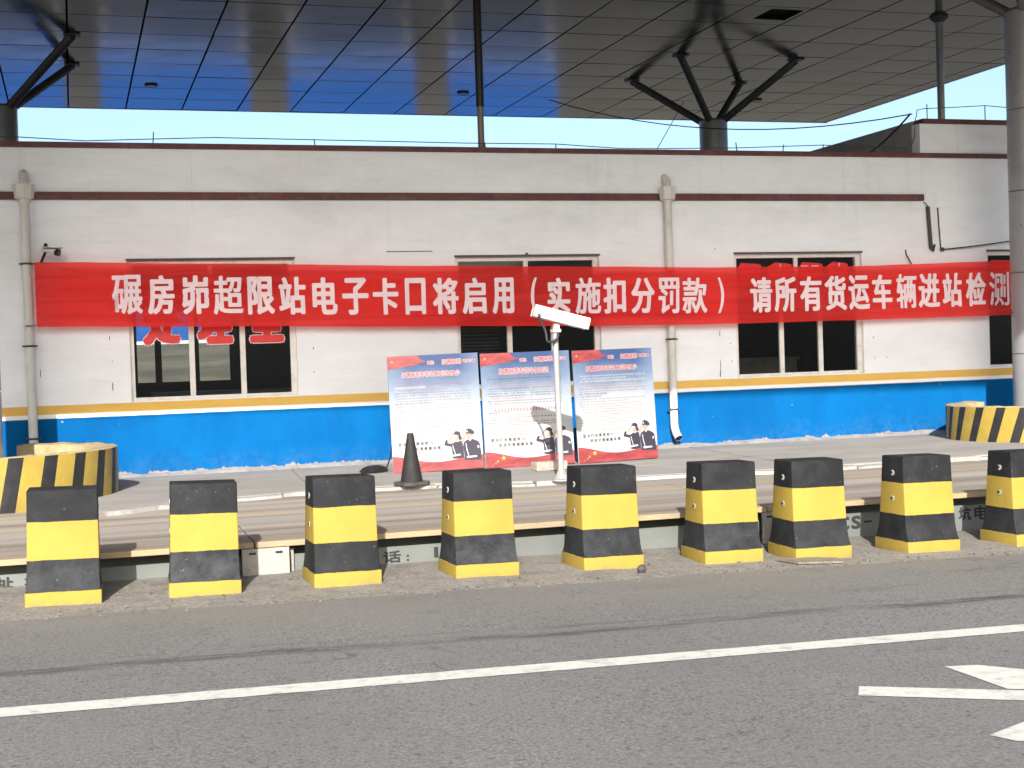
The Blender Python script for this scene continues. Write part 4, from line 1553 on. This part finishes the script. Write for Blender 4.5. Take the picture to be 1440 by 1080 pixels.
    put_line(sl, '促进交通健康发展', 0.155 * PW, PH * 0.183, 0.041, f3, 0.0008, gap=0.36)
    tag(sl.build('slogan', M_p_ink, pn), kind='stuff')
    # two saluting officers, flat print
    nv, sk, wt2, bk = MB(), MB(), MB(), MB()
    D = 0.0026
    # rear officer (left)
    fl(zp([(870, 580), (1020, 580), (1018, 480), (1008, 380), (1000, 345), (975, 335), (950, 355), (915, 350), (885, 370), (860, 378), (812, 368), (820, 335), (800, 322), (782, 350), (770, 385), (778, 402), (830, 412), (862, 425), (868, 500)]), nv, D)
    fl(zp([(908, 300), (945, 268), (978, 268), (980, 300), (965, 325), (950, 345), (925, 345), (905, 325)]), sk, D + 0.0006)
    fl(zp([(850, 300), (862, 270), (905, 245), (915, 255), (882, 280), (868, 315), (845, 345), (822, 338)]), sk, D + 0.0004)
    fl(zp([(878, 246), (905, 236), (915, 212), (950, 207), (985, 225), (988, 262), (978, 272), (945, 262), (912, 252)]), bk, D + 0.0012)
    fl(zp([(955, 275), (985, 262), (1003, 300), (995, 325), (965, 330)]), bk, D + 0.0010)
    # front officer (right)
    fl(zp([(1025, 600), (1245, 600), (1245, 500), (1232, 380), (1215, 348), (1150, 318), (1100, 312), (1045, 340), (1020, 372), (1012, 420), (1022, 500)]), nv, D + 0.0012)
    fl(zp([(1064, 260), (1072, 235), (1135, 240), (1140, 265), (1120, 295), (1112, 325), (1085, 325), (1068, 298)]), sk, D + 0.0020)
    fl(zp([(1000, 315), (1030, 262), (1062, 240), (1066, 252), (1045, 285), (1035, 330), (1015, 362), (1000, 340)]), sk, D + 0.0016)
    fl(zp([(1052, 232), (1062, 190), (1090, 170), (1130, 180), (1168, 215), (1165, 245), (1140, 252), (1095, 240), (1060, 246)]), bk, D + 0.0026)
    fl(zp([(1062, 205), (1080, 200), (1085, 222), (1068, 228)]), wt2, D + 0.0032)
    # belts
    fl(zp([(870, 528), (975, 515), (978, 535), (872, 555)]), wt2, D + 0.0022)
    fl(zp([(872, 400), (882, 398), (898, 470), (912, 520), (902, 522), (886, 470)]), wt2, D + 0.0020)
    fl(zp([(1050, 548), (1185, 538), (1188, 560), (1055, 575)]), wt2, D + 0.0030)
    fl(zp([(1044, 375), (1056, 372), (1064, 450), (1086, 545), (1074, 548), (1052, 460)]), wt2, D + 0.0028)
    fl(zp([(940, 330), (965, 322), (955, 350)]), wt2, D + 0.0022)
    fl(zp([(1090, 322), (1130, 318), (1105, 348)]), wt2, D + 0.0030)
    fl(zp([(1198, 405), (1222, 402), (1222, 435), (1200, 438)]), wt2, D + 0.0028)
    for mm, mt, nm in ((nv, M_p_navy, 'printed_uniforms'), (sk, M_p_skin, 'printed_faces_and_hands'), (bk, M_p_navy, 'printed_caps'), (wt2, M_p_white, 'printed_white_belts')):
        tag(mm.build(nm, mt, pn), kind='stuff')
    # easel legs behind
    mb = MB()
    for xx in (0.06, PW - 0.06):
        mb.tube([(xx, 0.024, 0.0), (xx, 0.024, PH * 0.96)], 0.012, 8)
    mb.tube([(0.06, 0.024, PH * 0.9), (PW - 0.06, 0.024, PH * 0.9)], 0.010, 8)
    mb.tube([(PW / 2, 0.03, PH * 0.9), (PW / 2, 0.42, 0.03)], 0.012, 8)
    mb.build('easel_frame', M_easel, t)
    return t


make_poster('standing_poster', 'leftmost printed notice panel, half hidden low down by the black traffic cone', (3.372, 15.46, 0.30), R(-3.5), R(-3.0), R(-0.9), 0).scale = (0.965, 1, 1)
make_poster('standing_poster', 'middle printed notice panel with dense black print, crossed by the camera pole', (4.432, 15.40, 0.30), R(0.5), R(-3.0), R(-0.5), 1)
make_poster('standing_poster', 'rightmost printed notice panel, standing beside the white downpipe mouth', (5.535, 15.35, 0.30), R(9.0), R(-3.0), R(-0.5), 2)

# ------------------------------------------------------------------ traffic cone
cone = thing('traffic_cone', 'faded black rubber traffic cone standing in front of the left notice panel', 'traffic cone', (3.235, 13.98, PZ + 0.002), R(20))
cone.scale = (0.9, 0.9, 0.93)
M_rubber = mat('faded_black_rubber', (0.009, 0.0088, 0.009), 0.75, var=0.25, scale=9, dirt=(0.04, 0.036, 0.032), dirt_amt=0.4)
mb = MB()
mb.lathe([(0.128, 0.035), (0.122, 0.06), (0.085, 0.27), (0.036, 0.555), (0.031, 0.565), (0.022, 0.565)], 32, cap_top=False, cap_bot=False)
mb.lathe([(0.022, 0.565), (0.020, 0.40)], 32, cap_top=True, cap_bot=False)
mb.build('cone_body', M_rubber, cone, smooth=True)
mb = MB()
n = 8
P = []
for k_ in range(4):
    a = math.pi / 4 + k_ * math.pi / 2
    for da in (-0.22, 0.22):
        P.append((0.205 * math.cos(a + da), 0.205 * math.sin(a + da)))
mb.slab(P, 0.0, 0.038)
mb.build('base', mat('dusty_cone_base', (0.045, 0.041, 0.037), 0.8, var=0.25, scale=9), cone, bevel=0.008)

# ------------------------------------------------------------------ CCTV camera on its pole
M_galv = mat('galvanised_pole', (0.30, 0.295, 0.285), 0.4, 0.25, var=0.12, scale=6, dirt=(0.16, 0.14, 0.12), dirt_amt=0.4)
M_cam = mat('white_camera_paint', (0.50, 0.485, 0.445), 0.4, var=0.05)
cp = thing('camera_pole', 'white box security camera on a thin metal pole in front of the notice panels', 'security camera', (4.675, 13.50, PZ))
mb = MB()
mb.tube([(0, 0, 0.02), (-0.012, 0, 0.8), (-0.02, 0, 1.50)], [0.031, 0.030, 0.029], 16)
mb.build('pole', M_galv, cp, smooth=True)
mb = MB()
mb.lathe([(0.105, 0.0), (0.105, 0.014)], 20)
for k_ in range(4):
    a = k_ * math.pi / 2 + 0.5
    ca, sa = math.cos(a), math.sin(a)
    mb.add([(0.028 * ca - 0.004 * sa, 0.028 * sa + 0.004 * ca, 0.015), (0.085 * ca - 0.004 * sa, 0.085 * sa + 0.004 * ca, 0.015), (0.028 * ca - 0.004 * sa, 0.028 * sa + 0.004 * ca, 0.14),
            (0.028 * ca + 0.004 * sa, 0.028 * sa - 0.004 * ca, 0.015), (0.085 * ca + 0.004 * sa, 0.085 * sa - 0.004 * ca, 0.015), (0.028 * ca + 0.004 * sa, 0.028 * sa - 0.004 * ca, 0.14)],
           [(0, 1, 2), (5, 4, 3), (0, 3, 4, 1), (1, 4, 5, 2), (2, 5, 3, 0)])
mb.build('base_flange', M_galv, cp)
mb = MB()
mb.box(-0.055, 0.03, -0.045, 0.045, 1.50, 1.53)
mb.box(-0.035, 0.02, -0.03, 0.03, 1.53, 1.585)
mb.build('mount_bracket', M_cam, cp, bevel=0.004)
hs = bpy.data.objects.new('housing', None)
mb = MB()
mb.box(-0.27, 0.22, -0.065, 0.065, -0.055, 0.055)
housing = mb.mesh('housing', M_cam, bevel=0.012)
bpy.data.objects.remove(hs)
ho = link('housing', housing, cp)
ho.location = (0.02, -0.01, 1.648)
ho.rotation_euler = (0, R(15.5), R(-6))
mb = MB()
prof = [(-0.078, -0.045), (-0.082, 0.03), (-0.055, 0.068), (0.055, 0.068), (0.082, 0.03), (0.078, -0.045)]
vs = [(-0.27, y, z) for y, z in prof] + [(0.31, y, z) for y, z in prof] + [(-0.27, y * 0.95, z - 0.006) for y, z in prof] + [(0.31, y * 0.95, z - 0.006) for y, z in prof]
vs[6] = (0.285, prof[0][0], prof[0][1])
vs[11] = (0.285, prof[5][0], prof[5][1])
fs = []
for k_ in range(5):
    fs += [(k_, k_ + 1, 6 + k_ + 1, 6 + k_), (12 + k_ + 1, 12 + k_, 18 + k_, 18 + k_ + 1), (6 + k_, 6 + k_ + 1, 18 + k_ + 1, 18 + k_), (k_ + 1, k_, 12 + k_, 12 + k_ + 1)]
mb.add(vs, fs)
mb.build('sun_shield', M_cam, ho, smooth=True)
mb = MB()
mb.box(0.2205, 0.226, -0.05, 0.05, -0.042, 0.042)
mb.build('front_glass', M_black_frame, ho)
mb = MB()
pts = []
for k_ in range(17):
    a = k_ / 16
    pts.append((-0.20 + 0.185 * a + 0.02 * math.sin(a * 9), -0.05 - 0.02 * math.sin(a * 3.1), 1.655 - 0.0 * a - 0.19 * math.sin(a * math.pi * 0.93) ** 0.8 - 0.11 * a))
mb.tube(pts, 0.014, 8)
mb.tube([(-0.20, -0.05, 1.655), (-0.205, -0.045, 1.69)], 0.024, 10)
mb.build('camera_cable', M_cable, cp, smooth=True)

# ------------------------------------------------------------------ small wall camera on the left
wc = thing('wall_camera', 'small white security camera on a black bracket above the banner by the left downpipe', 'security camera', (-0.30, WY, 2.82))
mb = MB()
mb.tube([(0, 0, -0.01), (0.0, -0.10, 0.0), (0.05, -0.22, 0.10)], 0.017, 8)
mb.build('bracket', M_black_frame, wc)
mb = MB()
mb.tube([(0.02, -0.24, 0.14), (0.165, -0.29, 0.100)], 0.036, 14)
mb.build('body', M_cam, wc, smooth=True)
mb = MB()
mb.tube([(0.155, -0.287, 0.095), (0.205, -0.305, 0.085)], [0.038, 0.043], 14)
mb.box(0.03, 0.235, -0.335, -0.245, 0.136, 0.142)
mb.build('hood', M_black_frame, wc)
mb = MB()
mb.lathe([(0.02, 0.16), (0.024, 0.18), (0.012, 0.20)], 10, (0.055, -0.25))
mb.build('knob', M_black_frame, wc)

# ------------------------------------------------------------------ lightning wire and cables on the roof edge
lw = thing('lightning_wire', 'thin lightning wire on short stands along the office parapet', 'wire', (0, 0, 0))
mb = MB()
P = [(-4, 4.28), (-0.52, 4.275), (0.24, 4.240), (0.75, 4.262), (1.71, 4.300), (2.91, 4.290), (3.71, 4.284), (4.8, 4.275), (6.04, 4.279), (6.9, 4.235), (7.5, 4.238), (8.61, 4.26), (9.91, 4.315), (10.75, 4.30), (11.22, 4.285), (11.31, 4.33), (11.36, 4.45), (11.385, 4.72)]
mb.tube([(x, WY + 0.12, z) for x, z in P], 0.006, 6)
mb.tube([(11.386, WY + 0.1, 4.72), (11.40, WY + 0.1, 4.82), (11.50, WY + 0.1, 4.84), (12.0, WY + 0.1, 4.87), (12.51, WY + 0.1, 4.905), (12.98, WY + 0.1, 4.88), (14, WY + 0.1, 4.9)], 0.006, 6)
mb.build('wire', M_wire, lw)
for x, z in ((1.0, 4.35), (2.93, 4.295), (5.1, 4.285), (6.05, 4.28), (8.62, 4.33), (9.30, 4.31), (9.91, 4.32), (10.72, 4.30)):
    mb = MB()
    mb.tube([(x, WY + 0.12, 4.195), (x + random.uniform(-.02, .02), WY + 0.12, z + 0.004)], 0.007, 6)
    mb.build('stand', M_wire, lw)
for x in (11.56, 12.51):
    mb = MB()
    mb.tube([(x, WY + 0.1, 4.675), (x, WY + 0.1, 4.905)], 0.007, 6)
    mb.build('stand', M_wire, lw)


def sag(p, q, s, n=14):
    p, q = Vector(p), Vector(q)
    return [p.lerp(q, i / n) - Vector((0, 0, s * 4 * (i / n) * (1 - i / n))) for i in range(n + 1)]


mb = MB()
mb.tube(sag((11.45, WY + 0.3, 4.80), (8.0, WY + 6.0, 5.95), 0.35), 0.009, 6)
tag(mb.build('overhead_cable', M_cable), 'thin sagging black cable from the raised roof corner towards the rear column', 'cable')
mb = MB()
mb.tube(sag((10.65, WY + 0.15, 4.21), (11.42, WY + 0.3, 4.80), 0.03), 0.013, 6)
tag(mb.build('roof_cable', M_cable), 'thick black cable climbing from the parapet to the raised roof corner', 'cable')
mb = MB()
mb.tube(sag((7.43, WY + 0.1, 4.20), (10.85, 23.85, 6.10), 0.0), 0.006, 6)
tag(mb.build('guy_wire', M_wire), 'thin straight wire from the parapet up to a strut of the rear column', 'wire')
mb = MB()
mb.tube(sag((11.67, WY - 0.04, 2.86), (13.4, WY - 0.12, 3.06), 0.02), 0.010, 6)
tag(mb.build('wall_cable', M_cable), 'black cable running from the wall anchor to the right behind the column', 'cable')

# ------------------------------------------------------------------ small things on the platform
mb = MB()
mb.box(-0.19, 0.19, -0.08, 0.08, 0, 0.10)
o = mb.build('concrete_brick', mat('broken_pale_brick', (0.27, 0.23, 0.195), 0.9, var=0.3, scale=12, bump=0.6, bscale=30), bevel=0.015)
o.location = (4.98, 14.78, PZ)
o.rotation_euler = (0, 0, R(8))
tag(o, 'pale broken brick on the pavement behind the camera pole', 'brick')
mb = MB()
vs = []
mb.lathe([(0.10, 0.0), (0.13, 0.02), (0.10, 0.06), (0.05, 0.085), (0.01, 0.09)], 11)
mb.v = [(x * (1.2 + 0.3 * math.sin(i * 2.3)), y * (0.8 + 0.25 * math.cos(i * 1.7)), z) for i, (x, y, z) in enumerate(mb.v)]
o = mb.build('crumpled_bag', mat('black_plastic', (0.012, 0.012, 0.013), 0.35, var=0.2), smooth=True)
o.location = (3.22, 15.75, PZ)
tag(o, 'crumpled black plastic bag lying by the left notice panel foot', 'bag')
mb = MB()
mb.tube([(3.34, 15.72, PZ + 0.02), (3.38, 15.66, PZ + 0.16), (3.41, 15.62, PZ + 0.33), (3.40, 15.75, PZ + 0.5)], 0.008, 6)
tag(mb.build('loose_cord', M_cable), 'loose black cord rising beside the left notice panel', 'cord')
